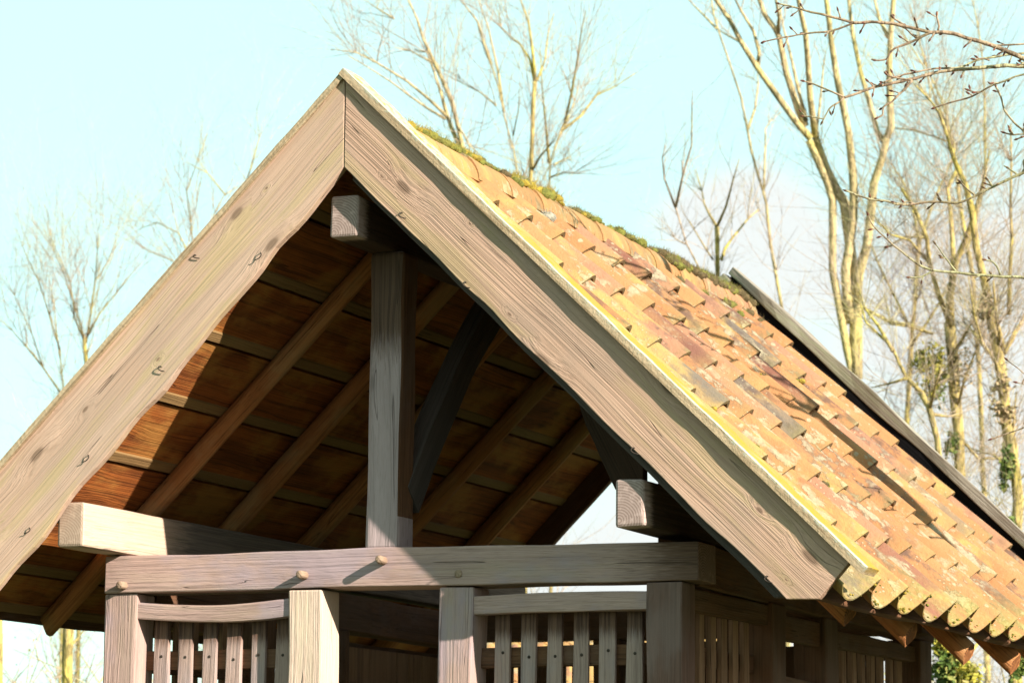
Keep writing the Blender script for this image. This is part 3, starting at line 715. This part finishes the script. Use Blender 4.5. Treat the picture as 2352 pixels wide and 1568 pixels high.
# ================================================================== the trees
def tree(label, depth, stems, twigs, name='bare_tree', bark=None, twigbark=None, group='bare trees behind the shelter', seed=1, trunkr=None, drop=True, spread=.5, twiglen=(.5, 1.4), ivy=None, levels=2, jit=.5, up_bias=.6, thin=1):
    """stems: (radius at start, radius at end, [pixel points]); every stem lies at its own distance round 'depth'"""
    R = random.Random(seed); V, F = [], []; paths = []
    first = stems[0][2][0]; foot = at(first[0], first[1], depth); foot.z = 0
    root = thing(name, label, 'tree', foot, group)
    for si, (ra, rb, px) in enumerate(stems):
        dd = 0 if si == 0 else R.uniform(-jit, jit)
        n = len(px); pts = []
        for i, (u, v) in enumerate(px):
            pts.append(at(u, v, depth + dd*(i/(n-1))**1.0*2))
        if si == 0 and drop:
            p0 = pts[0]; low = Vector((p0.x + (p0.x-pts[1].x)*.2, p0.y, -.1)); pts = [low, low.lerp(p0, .55)+Vector((R.uniform(-.05, .05), 0, 0))] + pts
        sp_ = smooth_path(pts, .22); k = len(sp_)
        sc = depth/FPX
        if thin != 1: ra, rb = ra*thin, rb*thin
        rb = rb*(.5 if rb < 4 else 1)
        rad = [(ra+(rb-ra)*(i/(k-1)))*sc*(1+.12*mnoise.noise(sp_[i]*2.1)) for i in range(k)]
        sp2 = [p + Vector((mnoise.noise(p*1.7), mnoise.noise(p*1.7+Vector((9, 0, 0))), 0))*.012*min(3, rad[i]/.02) for i, p in enumerate(sp_)]
        tube_into(V, F, sp2, rad, 8 if ra > 8 else 6)
        paths.append((sp2, rad))
    V = [v-foot for v in V]
    mesh_obj('trunk', V, F, bark or BARK, root, smooth=True)
    TV, TF = [], []
    def twig(p, d, L, r, lev):
        n = max(3, int(L/.16)); pts = [p]; q = p.copy(); dv = d.normalized()
        for i in range(n):
            dv = (dv + Vector((R.gauss(0, .13), R.gauss(0, .13), R.gauss(.035, .12)))).normalized(); q = q+dv*(L/n); pts.append(q.copy())
        tube_into(TV, TF, pts, [r*(1-.72*i/n) for i in range(n+1)], 4 if lev else 5, cap=False)
        if lev < levels:
            for _ in range(int(L*R.uniform(2.2, 4.0))+1):
                i = R.randint(max(1, n//4), n); dd_ = (dv*.7 + Vector((R.gauss(0, .6), R.gauss(0, .6), R.gauss(.25, .5)))).normalized()
                twig(pts[i], dd_, L*R.uniform(.3, .6), r*(1-.72*i/n)*.75, lev+1)
    tot = sum(len(p) for p, _ in paths)
    for _ in range(int(twigs*2.1)):
        w = R.random()*tot; j = 0
        while w > len(paths[j][0]): w -= len(paths[j][0]); j += 1
        sp2, rad = paths[j]; k0 = len(sp2); i = min(k0-2, int(k0*(.15+.85*R.random())))
        p = sp2[i]
        if p.z < 2.3: continue
        d = (sp2[i+1]-sp2[i]).normalized()
        side = Vector((R.gauss(0, 1), R.gauss(0, 1), R.gauss(.1, .5))).normalized()
        twig(p, d*up_bias+side*spread+Vector((0, 0, .25)), R.uniform(*twiglen), min(rad[i]*.5, R.uniform(.0021, .0042)*depth/26), 0)
    TV = [v-foot for v in TV]
    mesh_obj('crown', TV, TF, twigbark or BARKG, root, smooth=True)
    if ivy:
        for (cu, cv, ru, rv, nleaf, sz, mt) in ivy:
            LV, LF, LT = [], [], []
            cen = at(cu, cv, depth-.1); sx, sz_ = ru*depth/FPX, rv*depth/FPX
            for _ in range(nleaf):
                while True:
                    a = Vector((R.uniform(-1, 1), R.uniform(-1, 1), R.uniform(-1, 1)))
                    if a.length < 1: break
                m = 1+.5*mnoise.noise(a*2.5+Vector((cu, 0, 0)))
                p = cen + rt*(a.x*sx*m) + fw*(a.y*sx*m) + Vector((0, 0, a.z*sz_*m))
                if mnoise.noise(p*3.2) < -.12: continue
                nrm = Vector((R.gauss(0, 1), R.gauss(0, 1), R.gauss(.6, .8))).normalized(); e1 = nrm.orthogonal().normalized(); e1.rotate(Matrix.Rotation(R.uniform(0, 6.28), 3, nrm)); e2 = nrm.cross(e1); s = sz*R.uniform(.6, 1.3)
                b = len(LV); LV += [p-e1*s, p+e2*s*.6+nrm*s*.1, p+e1*s*1.1, p-e2*s*.6+nrm*s*.1]; LF.append((b, b+1, b+2, b+3)); LT += [(R.random(), 0, 0, 1)]*4
            mesh_obj('ivy', [v-foot for v in LV], LF, mt, root, {'tint': ('FLOAT_COLOR', LT)})
    return root

def c8(*pts): return [(1435.5+.4028*a, .4028*b) for a, b in pts]
def c5(*pts): return [(1435.5+.4028*a, 459.4+.4028*b) for a, b in pts]
def c9(*pts): return [(1894.9+.4395*a, 459.4+.4395*b) for a, b in pts]
def c10(*pts): return [(631.6+.39063*a, .39063*b) for a, b in pts]
def c11(*pts): return [(.4762*a, 344.5+.4762*b) for a, b in pts]

# the tall many-stemmed tree right of the ridge
tree('tallest bare tree, pale stems fanning from a thick trunk right of the far ridge end', 30, [
    (15, 8.5, c5((1300, 1000), (1262, 850), (1222, 620), (1190, 400), (1180, 200)) + c8((1185, 1140), (1158, 1040), (1105, 920), (1050, 800))),
    (17, 8, c5((1318, 1020), (1312, 830), (1320, 600), (1308, 400), (1275, 230), (1250, 20)) + c8((1205, 1075), (1150, 960), (1110, 850), (1085, 780))),
    (9, 4, c8((1060, 790), (980, 700), (880, 560), (760, 400), (660, 240), (600, 120), (510, -10), (430, -130))),
    (5, 3, c8((752, 375), (762, 300), (730, 180), (660, 60), (625, -10), (600, -110))),
    (9, 4, c8((1030, 720), (985, 620), (922, 420), (875, 210), (850, 165), (790, 80), (755, -30), (730, -150))),
    (5, 3, c8((868, 190), (878, 100), (855, -20), (850, -140))),
    (8, 4, c8((1085, 780), (1052, 560), (1045, 350), (1030, 180), (1000, 60), (985, -20), (960, -160))),
    (5, 2.5, c8((1035, 690), (990, 520), (940, 300), (900, 150), (880, 20))),
    (13, 5, c5((1285, 700), (1262, 400), (1300, 100)) + c8((1305, 1100), (1298, 980), (1270, 760), (1212, 480), (1180, 250), (1150, -10), (1135, -150))),
    (14, 7.5, c5((1312, 600), (1335, 420), (1375, 270), (1410, 60)) + c8((1420, 1050), (1465, 900), (1490, 790))),
    (7, 4, c8((1475, 810), (1440, 750), (1400, 600), (1340, 400), (1300, 200), (1275, -10), (1262, -140))),
    (9, 5, c8((1490, 790), (1516, 720), (1508, 450), (1515, 200), (1530, -20), (1540, -150))),
    (5, 3, c8((1502, 215), (1450, 110), (1420, -10), (1400, -120))),
    (4, 2, c5((1340, 600), (1500, 690), (1640, 710), (1760, 760))),
    (3.5, 2, c8((1090, 750), (1110, 600), (1130, 400), (1135, 330))),
    ], 70, bark=BARKP, seed=3, twiglen=(.4, 1.2), jit=.35)
tree('slim bare tree with one long stem leaning left, beside the tall fanning tree', 33, [
    (10, 3, c5((900, 640), (862, 420), (830, 250), (805, 20)) + c8((790, 1100), (722, 860), (662, 560), (602, 380), (540, 200), (505, 80), (490, -20), (480, -120))),
    (3, 2, c8((522, 165), (450, 90), (390, 30), (330, -40))),
    (3.5, 2, c8((700, 740), (740, 620), (760, 480), (755, 420))),
    (3, 2, c8((655, 240), (590, 205), (520, 165))),
    (3, 1.5, c8((790, 1100), (800, 850), (800, 740), (820, 700), (890, 640))),
    ], 42, bark=BARKP, seed=5, twiglen=(.4, 1.2))
tree('small bare tree forking like a Y just above the far end of the mossy ridge', 31, [
    (11, 7, c8((527, 1600), (527, 1400), (525, 1295))),
    (5, 2, c8((525, 1295), (480, 1220), (452, 1160), (440, 1090), (405, 970))),
    (5, 2, c8((527, 1290), (575, 1180), (618, 1020), (652, 905))),
    (6, 2.5, c8((550, 1480), (570, 1420), (610, 1360), (700, 1250), (765, 1190))),
    (3, 2, c8((500, 1480), (430, 1370), (360, 1250))),
    ], 34, seed=8, thin=.78, twiglen=(.35, 1.0))
tree('small dark-twigged bare tree leaning left, nearest to the ridge left of the Y-forked one', 29, [
    (8, 5, c8((440, 1560), (352, 1390), (303, 1230), (287, 1182))),
    (4, 2, c8((287, 1182), (225, 1020), (213, 900), (230, 830))),
    (4.5, 1.5, c8((290, 1180), (330, 1000), (380, 830), (382, 600), (385, 510))),
    (2.5, 1.5, c8((330, 1000), (325, 940), (345, 880))),
    (3, 1.5, c8((345, 1390), (300, 1370), (262, 1340))),
    ], 20, seed=9, thin=.78, bark=BARKG, twiglen=(.3, .9))
# trees behind the near half of the roof
tree('bare tree with arching limbs swept left behind the gable peak', 30, [
    (9, 6, c10((1120, 930), (1085, 780), (1040, 600), (990, 480), (935, 360))),
    (5, 2, c10((935, 360), (872, 230), (835, 110), (780, -10), (740, -120))),
    (7, 3, c10((1095, 880), (1030, 740), (990, 600), (940, 430), (895, 310), (820, 290))),
    (5, 2, c10((1015, 690), (900, 580), (780, 480), (600, 370), (480, 310), (330, 290))),
    (4, 1.5, c10((1000, 700), (900, 640), (800, 570), (680, 480), (520, 380), (430, 330))),
    (4, 2, c10((1070, 740), (1110, 790), (1140, 850), (1210, 920))),
    (3, 1.5, c10((930, 370), (800, 300), (700, 280))),
    (3, 1.5, c10((700, 110), (600, 50), (540, 10))),
    ], 72, seed=12, thin=.78, bark=BARKP, twiglen=(.5, 1.6))
tree('bare tree with a pair of slender stems rising behind the yellow moss on the ridge', 31, [
    (7, 4, c10((1440, 1090), (1402, 880), (1352, 700), (1310, 500), (1270, 380))),
    (4.5, 2, c10((1270, 380), (1230, 260), (1192, 130), (1130, 50), (1080, -10), (1020, -110))),
    (4, 1.8, c10((1345, 660), (1312, 430), (1280, 280), (1250, 150), (1212, 50), (1190, -80))),
    (3, 1.5, c10((1300, 620), (1200, 540), (1100, 490), (1060, 460))),
    (2.5, 1.5, c10((1400, 800), (1430, 650), (1440, 480))),
    ], 50, seed=13, thin=.78, bark=BARKP, twiglen=(.5, 1.5))
tree('bare tree with an upright trunk splitting high up, middle of those above the ridge', 30, [
    (8, 6, c10((1500, 1100), (1510, 880), (1520, 600), (1532, 480))),
    (4.5, 2, c10((1530, 490), (1500, 350), (1440, 260), (1385, 215), (1330, 160), (1310, 60))),
    (5, 2, c10((1535, 480), (1512, 280), (1490, 130), (1440, -10), (1420, -120))),
    (4, 2, c10((1545, 470), (1590, 350), (1605, 200), (1640, 80))),
    (4, 2, c10((1515, 1000), (1560, 920), (1640, 830), (1660, 790))),
    ], 50, seed=14, thin=.78, twiglen=(.5, 1.5))
tree('bare tree spreading to the right with forked limbs, rightmost of the group above the ridge', 32, [
    (8, 5, c10((1608, 1170), (1620, 950), (1660, 830), (1702, 720))),
    (4.5, 2, c10((1702, 720), (1742, 560), (1782, 330), (1800, 200), (1830, 60))),
    (5, 2, c10((1685, 770), (1800, 680), (1890, 560), (2000, 510), (2120, 430))),
    (5, 2, c10((1612, 960), (1592, 740), (1570, 500), (1560, 300))),
    (3, 1.5, c10((1640, 970), (1720, 930), (1750, 960))),
    (3, 1.5, c10((1625, 1040), (1700, 1015), (1800, 1025))),
    (3, 1.5, c10((1700, 740), (1760, 600), (1790, 470))),
    ], 59, seed=15, thin=.78, twiglen=(.5, 1.5))
# left of the gable
tree('pale bare tree with a broom of fine upright branches, nearer the left bargeboard', 34, [
    (9, 7, c11((425, 1150), (415, 1000), (405, 900))),
    (4, 2, c11((405, 900), (370, 780), (310, 600), (260, 480), (240, 380))),
    (4.5, 2, c11((415, 930), (440, 780), (462, 600), (470, 480), (480, 400))),
    (4, 2, c11((420, 900), (480, 790), (560, 690), (640, 590))),
    (3.5, 2, c11((405, 920), (360, 800), (340, 640), (280, 500))),
    (3, 1.5, c11((470, 620), (520, 540), (560, 450))),
    ], 64, seed=21, thin=.62, twiglen=(.6, 1.8), levels=2, bark=BARK)
tree('pale bare tree with loose thin branches at the left edge of the sky', 35, [
    (8, 5, c11((310, 1280), (296, 1080), (288, 960))),
    (3.5, 1.5, c11((288, 960), (240, 800), (180, 620), (110, 470), (80, 380))),
    (4, 2, c11((300, 1180), (210, 1050), (130, 950), (60, 870), (-20, 800))),
    (3.5, 1.5, c11((290, 1000), (270, 860), (260, 740), (235, 600))),
    (3, 1.5, c11((205, 1040), (160, 900), (70, 700), (0, 560))),
    ], 58, seed=22, thin=.62, twiglen=(.6, 1.8), bark=BARK)
tree('bare tree whose fine twigs show just over the upper edge of the left bargeboard', 36, [
    (8, 6, c11((1000, 900), (960, 700), (930, 560))),
    (4, 1.5, c11((930, 560), (860, 400), (760, 350), (640, 400))),
    (4, 1.5, c11((950, 620), (1000, 400), (1080, 220), (1190, 150), (1130, 60))),
    (4, 1.5, c11((940, 560), (920, 350), (900, 200), (950, 60), (1000, -80))),
    (4, 1.5, c11((960, 600), (800, 520), (700, 480), (620, 420))),
    (3, 1.5, c11((1090, 220), (1000, 110), (900, 60))),
    (3, 1.5, c11((1190, 150), (1250, -60), (1240, -160))),
    ], 76, seed=23, thin=.62, twiglen=(.6, 1.7))
tree('pair-forked trunk with yellow algae standing under the left eave beside the corner post', 24, [
    (15, 12, [(152, 1600), (155, 1500), (158, 1430), (160, 1330)]),
    (9, 5, [(160, 1330), (150, 1200), (120, 1100), (90, 980)]),
    (9, 5, [(160, 1340), (190, 1220), (200, 1100), (195, 960)]),
    (3, 2, [(165, 1480), (190, 1450), (215, 1410)]),
    ], 16, seed=24, twiglen=(.4, 1.0))
tree('yellow-barked trunk cut by the left edge of the picture below the eave', 25, [
    (14, 11, [(-6, 1620), (-4, 1500), (-3, 1430), (-6, 1330), (-10, 1200)]),
    (6, 3, [(-6, 1330), (-50, 1220), (-90, 1100)]),
    ], 10, seed=25, twiglen=(.4, 1.0))
# right edge
tree('yellow-barked tree with a leafy ball of yellow ivy high on its trunk', 27, [
    (15, 13, c9((705, 1440), (692, 1220), (682, 1000), (660, 800), (642, 640))),
    (11, 3, c9((645, 680), (655, 500), (680, 330), (740, 190), (790, 50), (830, -100), (860, -260))),
    (7, 4, c9((640, 620), (590, 480), (545, 330), (530, 200), (470, 50), (400, -60))),
    (7, 4, c9((655, 480), (668, 330), (665, 200), (655, 60), (640, -60), (690, -160))),
    (5, 2, c9((660, 820), (720, 720), (790, 600), (850, 480))),
    (4, 2, c9((545, 330), (440, 210), (340, 180), (270, 100))),
    (4, 2, c9((690, 1100), (730, 940), (790, 780), (830, 700))),
    (4, 2, c9((710, 1250), (800, 1350), (920, 1350), (1000, 1390))),
    (3, 2, c9((560, 700), (440, 660), (350, 650), (300, 600))),
    (3, 1.5, c9((530, 200), (420, 190), (330, 240), (250, 320))),
    ], 172, seed=31, twiglen=(.4, 1.4), spread=.8, ivy=[(2136, 850, 44, 62, 750, .026, IVYY), (2150, 890, 22, 40, 120, .026, IVY), (2205, 830, 30, 60, 260, .02, DRY), (2188, 1045, 18, 55, 420, .034, IVY)])
tree('tree with dark green ivy wrapped thickly round its trunk at the right edge', 26, [
    (15, 13, c9((1000, 1568), (968, 1300), (942, 980), (905, 770), (862, 560))),
    (11, 2, c9((862, 560), (832, 420), (792, 250), (770, 60)) + [(2217, 423), (2189, 362), (2177, 318), (2156, 258), (2136, 230), (2096, 189)]),
    (7, 3, c9((940, 800), (905, 650), (890, 560), (880, 420))),
    (7, 3, c9((942, 790), (1000, 680), (1060, 580), (1120, 500))),
    (6, 3, c9((965, 600), (965, 400), (975, 200), (970, 50), (975, -200), (970, -400))),
    (5, 2, c9((905, 770), (850, 800), (800, 720), (740, 640))),
    (5, 2, c9((950, 1000), (900, 860), (820, 740), (780, 600), (750, 400))),
    (7, 3, c9((990, 1480), (1000, 1300), (985, 1200), (1000, 1000))),
    (4, 2, c9((980, 1420), (880, 1330), (760, 1300))),
    ], 172, seed=32, twiglen=(.4, 1.4), spread=.8, ivy=[(2315, 1090, 20, 70, 520, .028, IVY), (2305, 920, 30, 60, 600, .024, DRY), (2312, 1230, 26, 80, 480, .036, IVY), (2268, 715, 24, 50, 260, .024, DRY)])
tree('crooked leaning bare tree with green-stained forks just above the far eave', 25, [
    (9, 7, c9((600, 1420), (585, 1250), (545, 1080), (500, 1000))),
    (6, 3, c9((500, 1000), (430, 930), (385, 850), (355, 780), (300, 720), (215, 640), (185, 540))),
    (5, 2, c9((355, 790), (280, 660), (205, 560), (170, 430))),
    (4, 2, c9((550, 1090), (580, 960), (620, 830))),
    (4, 2, c9((430, 930), (330, 960), (240, 980))),
    (4, 2, c9((565, 1120), (640, 1130), (720, 1120))),
    ], 80, seed=33, twiglen=(.35, 1.2), spread=.9)
tree('slender bare tree at the right edge behind the ivy-wrapped trunk', 34, [
    (9, 5, [(2262, 1250), (2255, 1000), (2240, 700), (2220, 560), (2200, 430)]),
    (4, 2, [(2200, 430), (2190, 330), (2150, 230), (2120, 150), (2060, 60)]),
    (4, 2, [(2225, 560), (2260, 420), (2262, 280), (2255, 120), (2230, -20)]),
    (4, 2, [(2205, 440), (2170, 250), (2130, 160), (2090, 10)]),
    (3, 2, [(2190, 330), (2100, 300), (2000, 290)]),
    ], 140, seed=34, twiglen=(.5, 1.5), spread=.8)
tree('bare tree behind the ivy-grown trees with reddish twigs at mid height', 38, [
    (9, 5, [(2080, 1200), (2085, 950), (2100, 700), (2110, 560)]),
    (4, 2, [(2110, 560), (2090, 450), (2050, 380), (2000, 330)]),
    (4, 2, [(2110, 560), (2150, 450), (2180, 380), (2210, 300)]),
    (4, 2, [(2095, 760), (2040, 650), (2000, 560), (1990, 480)]),
    (4, 2, [(2090, 800), (2160, 690), (2200, 600)]),
    ], 133, seed=35, twiglen=(.5, 1.6), spread=.9, twigbark=TWIG)
tree('low tree with green ivy and yellowed leaves below the right eave', 22, [
    (8, 6, [(2195, 1640), (2200, 1540), (2190, 1440), (2150, 1370)]),
    (5, 3, [(2200, 1540), (2250, 1470), (2280, 1440)]),
    (5, 3, [(2198, 1560), (2160, 1500), (2140, 1460)]),
    (7, 5, [(2335, 1640), (2325, 1540), (2290, 1440), (2260, 1390)]),
    ], 40, seed=36, twiglen=(.4, 1.0), spread=.9, ivy=[(2170, 1520, 34, 60, 700, .028, IVY), (2215, 1550, 40, 34, 420, .028, IVYY), (2345, 1545, 22, 70, 700, .032, IVY), (2160, 1470, 22, 30, 160, .03, IVYY)])
# low thicket behind the left eave
def bush(label, cu, cv, depth, w, h, n, seed, mat, group='low bushes behind the shelter'):
    R = random.Random(seed); foot = at(cu, cv, depth); top = foot.z; foot.z = 0
    root = thing('bush', label, 'bush', foot, group); V, F = [], []; LV, LF, LT = [], [], []
    for _ in range(n):
        a = R.uniform(0, 6.28); rr = w*math.sqrt(R.random()); p = Vector((rr*.4*math.cos(a), rr*.4*math.sin(a), 0)); d = Vector((math.cos(a)*.45, math.sin(a)*.45, 1)).normalized()
        L = (top+h)*R.uniform(.7, 1.1); k = 7; pts = [p.copy()]; q = p.copy()
        for i in range(k):
            d = (d+Vector((R.gauss(0, .14), R.gauss(0, .14), .02))).normalized(); q = q+d*L/k; pts.append(q.copy())
        tube_into(V, F, pts, [.018*(1-.8*i/k) for i in range(k+1)], 4, cap=False)
        for _ in range(7):
            i = R.randint(3, k); e = pts[i]+Vector((R.gauss(0, .35), R.gauss(0, .35), R.uniform(.1, .5))); tube_into(V, F, [pts[i], pts[i].lerp(e, .5)+Vector((0, 0, .03)), e], [.007, .005, .003], 4, cap=False)
            for _ in range(5):
                c = pts[i].lerp(e, R.uniform(.3, 1))+Vector((R.gauss(0, .06), R.gauss(0, .06), R.gauss(0, .06))); nv = Vector((R.gauss(0, 1), R.gauss(0, 1), R.gauss(.4, 1))).normalized(); e1 = nv.orthogonal().normalized(); e2 = nv.cross(e1); s = R.uniform(.010, .022)
                b = len(LV); LV += [c-e1*s, c+e2*s*.6, c+e1*s, c-e2*s*.6]; LF.append((b, b+1, b+2, b+3)); LT += [(R.random(), 0, 0, 1)]*4
    mesh_obj('branches', V, F, BARKG, root, smooth=True); mesh_obj('leaves', LV, LF, mat, root, {'tint': ('FLOAT_COLOR', LT)})
bush('pale brown bush in the far left corner under the eave', 40, 1560, 27, .9, .25, 46, 41, DRY)
bush('pale brown bush between the algae-yellow trunk and the left corner post', 210, 1545, 28, .7, .25, 40, 42, DRY)
bush('green-leaved bush beside the rear corner post below the right eave', 2150, 1560, 24, .7, .2, 40, 43, IVYY)

# --- the budding branches of a tree that stands out of the picture on the right
def budding_tree():
    D = 14.7; R = random.Random(77)
    foot = at(3000, 700, D); base = Vector((foot.x, foot.y, 0))
    root = thing('budding_tree', 'near tree reaching in from the right with knobbly twigs full of closed buds', 'tree', base)
    V, F, BV, BF = [], [], [], []
    sc = 1.35*D/FPX
    tr = [Vector((base.x, base.y, -.1)), Vector((base.x+.05, base.y, 1.2)), Vector((base.x-.02, base.y+.05, 2.4)), at(2900, 330, D), at(2860, 60, D), at(2830, -350, D)]
    tr = smooth_path(tr, .15); tube_into(V, F, tr, [.12*(1-.6*i/len(tr)) for i in range(len(tr))], 9)
    def br(ra, rb, px, dd=0.0, root_to=None, bud=True):
        pts = [at(u, v, D+dd*(1-i/len(px))) for i, (u, v) in enumerate(px)]
        if root_to: pts = [at(root_to[0], root_to[1], D)] + pts
        sp = smooth_path(pts, .016); n = len(sp)
        rad = [(ra+(rb-ra)*i/(n-1))*sc*(1+.22*mnoise.noise(sp[i]*38)) for i in range(n)]
        sp = [p+Vector((mnoise.noise(p*16), mnoise.noise(p*16+Vector((5, 5, 5))), mnoise.noise(p*16+Vector((9, 1, 0)))))*.004 for p in sp]
        tube_into(V, F, sp, rad, 6)
        L = sum((sp[i+1]-sp[i]).length for i in range(n-1)); k = int(L/.075)
        for q in range(k+1):
            i = n-2 if q == k or n < 6 else R.randint(2, n-2); d = (sp[min(i+1, n-1)]-sp[i-1]).normalized()
            s = Vector((R.gauss(0, 1), R.gauss(0, 1), R.gauss(.1, 1))); s = (s-d*s.dot(d)).normalized()
            if q == k: s = d
            dv = (d*.5+s*.8).normalized(); p = sp[i]; l1 = R.uniform(.008, .045) if q < k else .006
            tube_into(V, F, [p, p+dv*l1*.5+s*.003, p+dv*l1], [rad[i]*.8, max(rad[i]*.55, .0028), .0032], 5)
            e = p+dv*l1; tube_into(BV, BF, [e-dv*.002, e+dv*.006, e+dv*.014, e+dv*.024], [.003, .0058, .0048, .0008], 6)
    br(6, 2.6, c8((2420, 385), (2275, 335), (2110, 265), (1960, 220), (1830, 185), (1740, 185), (1610, 155), (1480, 130), (1300, 130)), root_to=(2890, 330))
    br(2.6, 1.3, c8((1300, 130), (1150, 90), (1060, 70), (960, 40), (890, 22), (860, 18)))
    br(2, 1.2, c8((1300, 132), (1250, 155), (1160, 180), (1060, 190), (930, 208), (860, 222), (790, 240)))
    br(2.6, 1.4, c8((1740, 185), (1690, 210), (1620, 245), (1540, 275), (1510, 305), (1495, 335), (1440, 345), (1405, 340)))
    br(2, 1.3, c8((1610, 155), (1570, 130), (1540, 110), (1520, 80)))
    br(2, 1.4, c8((1785, 178), (1790, 150), (1780, 100), (1787, 68)))
    br(1.6, 1.2, c8((1540, 140), (1600, 165), (1640, 205), (1670, 215)))
    br(5.5, 2.2, c8((2420, 372), (2275, 375), (2110, 378), (1970, 390), (1830, 405), (1700, 435), (1600, 460), (1480, 485), (1380, 510), (1250, 560)), root_to=(2895, 350), dd=.2)
    br(2, 1, c8((1250, 560), (1180, 610), (1140, 660), (1120, 705)), dd=0)
    br(2, 1.2, c8((1250, 556), (1130, 505), (1060, 475), (1015, 465)))
    br(1.4, 1.1, c8((1130, 680), (1060, 665), (1010, 662)))
    br(2.4, 1.4, c8((1640, 458), (1580, 520), (1520, 580), (1475, 612), (1470, 655), (1430, 675)))
    br(1.8, 1.2, c8((1640, 456), (1560, 445), (1500, 430), (1480, 408)))
    br(3.2, 1.4, c8((2420, 285), (2275, 303), (2140, 320), (2000, 345), (1910, 385), (1780, 392), (1640, 415), (1540, 440), (1460, 475)), root_to=(2880, 250), dd=.3)
    br(1.8, 1.2, c8((2080, 345), (2040, 335), (2000, 340), (1975, 335)))
    br(3, 1.3, c8((2420, 395), (2275, 425), (2150, 465), (2080, 495), (2020, 530), (1960, 560), (1870, 580), (1800, 600), (1755, 618)), root_to=(2890, 400), dd=-.2)
    br(1.6, 1.2, c8((2040, 522), (1995, 525), (1955, 510)))
    br(3, 1.6, c8((2420, 850), (2275, 748), (2210, 690), (2170, 640), (2150, 570), (2115, 488)), root_to=(2910, 600))
    br(2.2, 1.4, c8((2420, 770), (2275, 768), (2200, 768), (2150, 755)), root_to=(2910, 560))
    br(1.8, 1.4, c8((2210, 765), (2195, 740), (2190, 718)))
    br(2.4, 1.6, c8((2420, 240), (2275, 250), (2190, 258), (2110, 260)), root_to=(2880, 200))
    br(4.5, 1.6, c8((2420, 930), (2275, 985), (2190, 1020), (2100, 1065), (2010, 1110), (1900, 1155), (1770, 1150), (1640, 1165), (1560, 1165), (1480, 1145), (1420, 1140), (1330, 1115), (1258, 1090)), root_to=(2915, 600))
    br(1.9, 1.2, c8((2230, 992), (2195, 965), (2165, 945)))
    br(1.9, 1.2, c8((2092, 1062), (2075, 1035), (2055, 1018)))
    br(1.9, 1.2, c8((1990, 1112), (1950, 1075), (1910, 1036)))
    br(1.8, 1.1, c8((1640, 1160), (1600, 1150), (1570, 1180)))
    br(4, 2.2, c5((2420, 462), (2275, 440), (2150, 435), (2020, 428), (1890, 415), (1750, 400)), root_to=(2920, 720))
    br(2.2, 1.0, c5((1750, 400), (1660, 360), (1590, 305), (1500, 230), (1420, 150), (1385, 85)))
    br(1.8, 1.3, c5((1750, 405), (1680, 440), (1620, 440)))
    br(1.6, .9, c5((1890, 412), (1830, 330), (1765, 245)))
    br(1.8, 1.2, c5((2140, 425), (2120, 380), (2090, 350), (2045, 340)))
    br(2.4, 1.3, c5((2420, 1230), (2275, 1295), (2180, 1330), (2090, 1360)), root_to=(2920, 880))
    br(1.6, .9, c5((2400, 1060), (2280, 992), (2180, 908)), root_to=(2920, 840))
    mesh_obj('branches', [v-base for v in V], F, TWIGP, root, smooth=True)
    o = mesh_obj('buds', [v-base for v in BV], BF, BUD, root, smooth=True); tagkind(o, 'stuff')
TWIGP = bark_material('lichened_near_twig', (.31, .225, .15), (.2, .135, .09), (.30, .29, .16))
budding_tree()

# ================================================================== tiled outbuilding behind, seen between the slats
def outbuilding():
    c = at(1300, 1450, 27); rz = YAW; b = thing('outbuilding', 'low outbuilding with an orange pantiled roof, glimpsed between the slats of the shelter', 'building', (c.x, c.y, 0)); b.rotation_euler = (0, 0, rz)
    WALL = simple('old_red_brick', (.30, .13, .08), .9)
    wdt = 1.65; dp = 1.6; ze = 2.25; zr = 3.55
    V = [(-wdt, -dp, 0), (wdt, -dp, 0), (wdt, dp, 0), (-wdt, dp, 0), (-wdt, -dp, ze), (wdt, -dp, ze), (wdt, dp, ze), (-wdt, dp, ze), (-wdt, 0, zr-.06), (wdt, 0, zr-.06)]
    F = [(0, 1, 5, 4), (1, 2, 6, 9, 5), (2, 3, 7, 6), (3, 0, 4, 8, 7)]
    mesh_obj('wall', V, F, WALL, b)
    for sg in (-1, 1):
        V, F, T, MS = [], [], [], []; nc, nr = 16, 8; cw = (2*wdt+.3)/nc
        sl = math.hypot(dp+.25, zr-ze+.2); ca, sa = (dp+.25)/sl, (zr-ze+.2)/sl
        for r in range(nr):
            for q in range(nc):
                tint = (rnd.random()*.9, rnd.random(), 0, 1); b0 = len(V)
                for e in (0, 1):
                    s = (r+e*1.12)*sl/nr
                    for k in range(9):
                        t = k/8*1.06; n = .03*math.cos(2*math.pi*(t-.93))+.03*e+.01*t
                        V.append((-wdt-.15+(q+t)*cw, sg*(s*ca+sa*n), zr-s*sa+ca*n)); T.append(tint); MS.append(0)
                for k in range(8): F.append((b0+k, b0+k+1, b0+k+10, b0+k+9))
                V += [Vector(V[b0+9+k])-Vector((0, 0, .02)) for k in range(9)]; T += [tint]*9; MS += [0]*9
                for k in range(8): F.append((b0+9+k, b0+10+k, b0+19+k, b0+18+k))
        mesh_obj('roof', V, F, TILE, b, {'tint': ('FLOAT_COLOR', T), 'mossy': ('FLOAT', MS)}, smooth=True)
    V, F = [], []
    tube_into(V, F, [Vector((-wdt-.15, 0, zr-.02)), Vector((0, 0, zr-.02)), Vector((wdt+.15, 0, zr-.02))], [.11]*3, 12)
    mesh_obj('ridge_tiles', V, F, TILE, b, {'tint': ('FLOAT_COLOR', [(.4, .2, 0, 1)]*len(V)), 'mossy': ('FLOAT', [0]*len(V))}, smooth=True)
outbuilding()
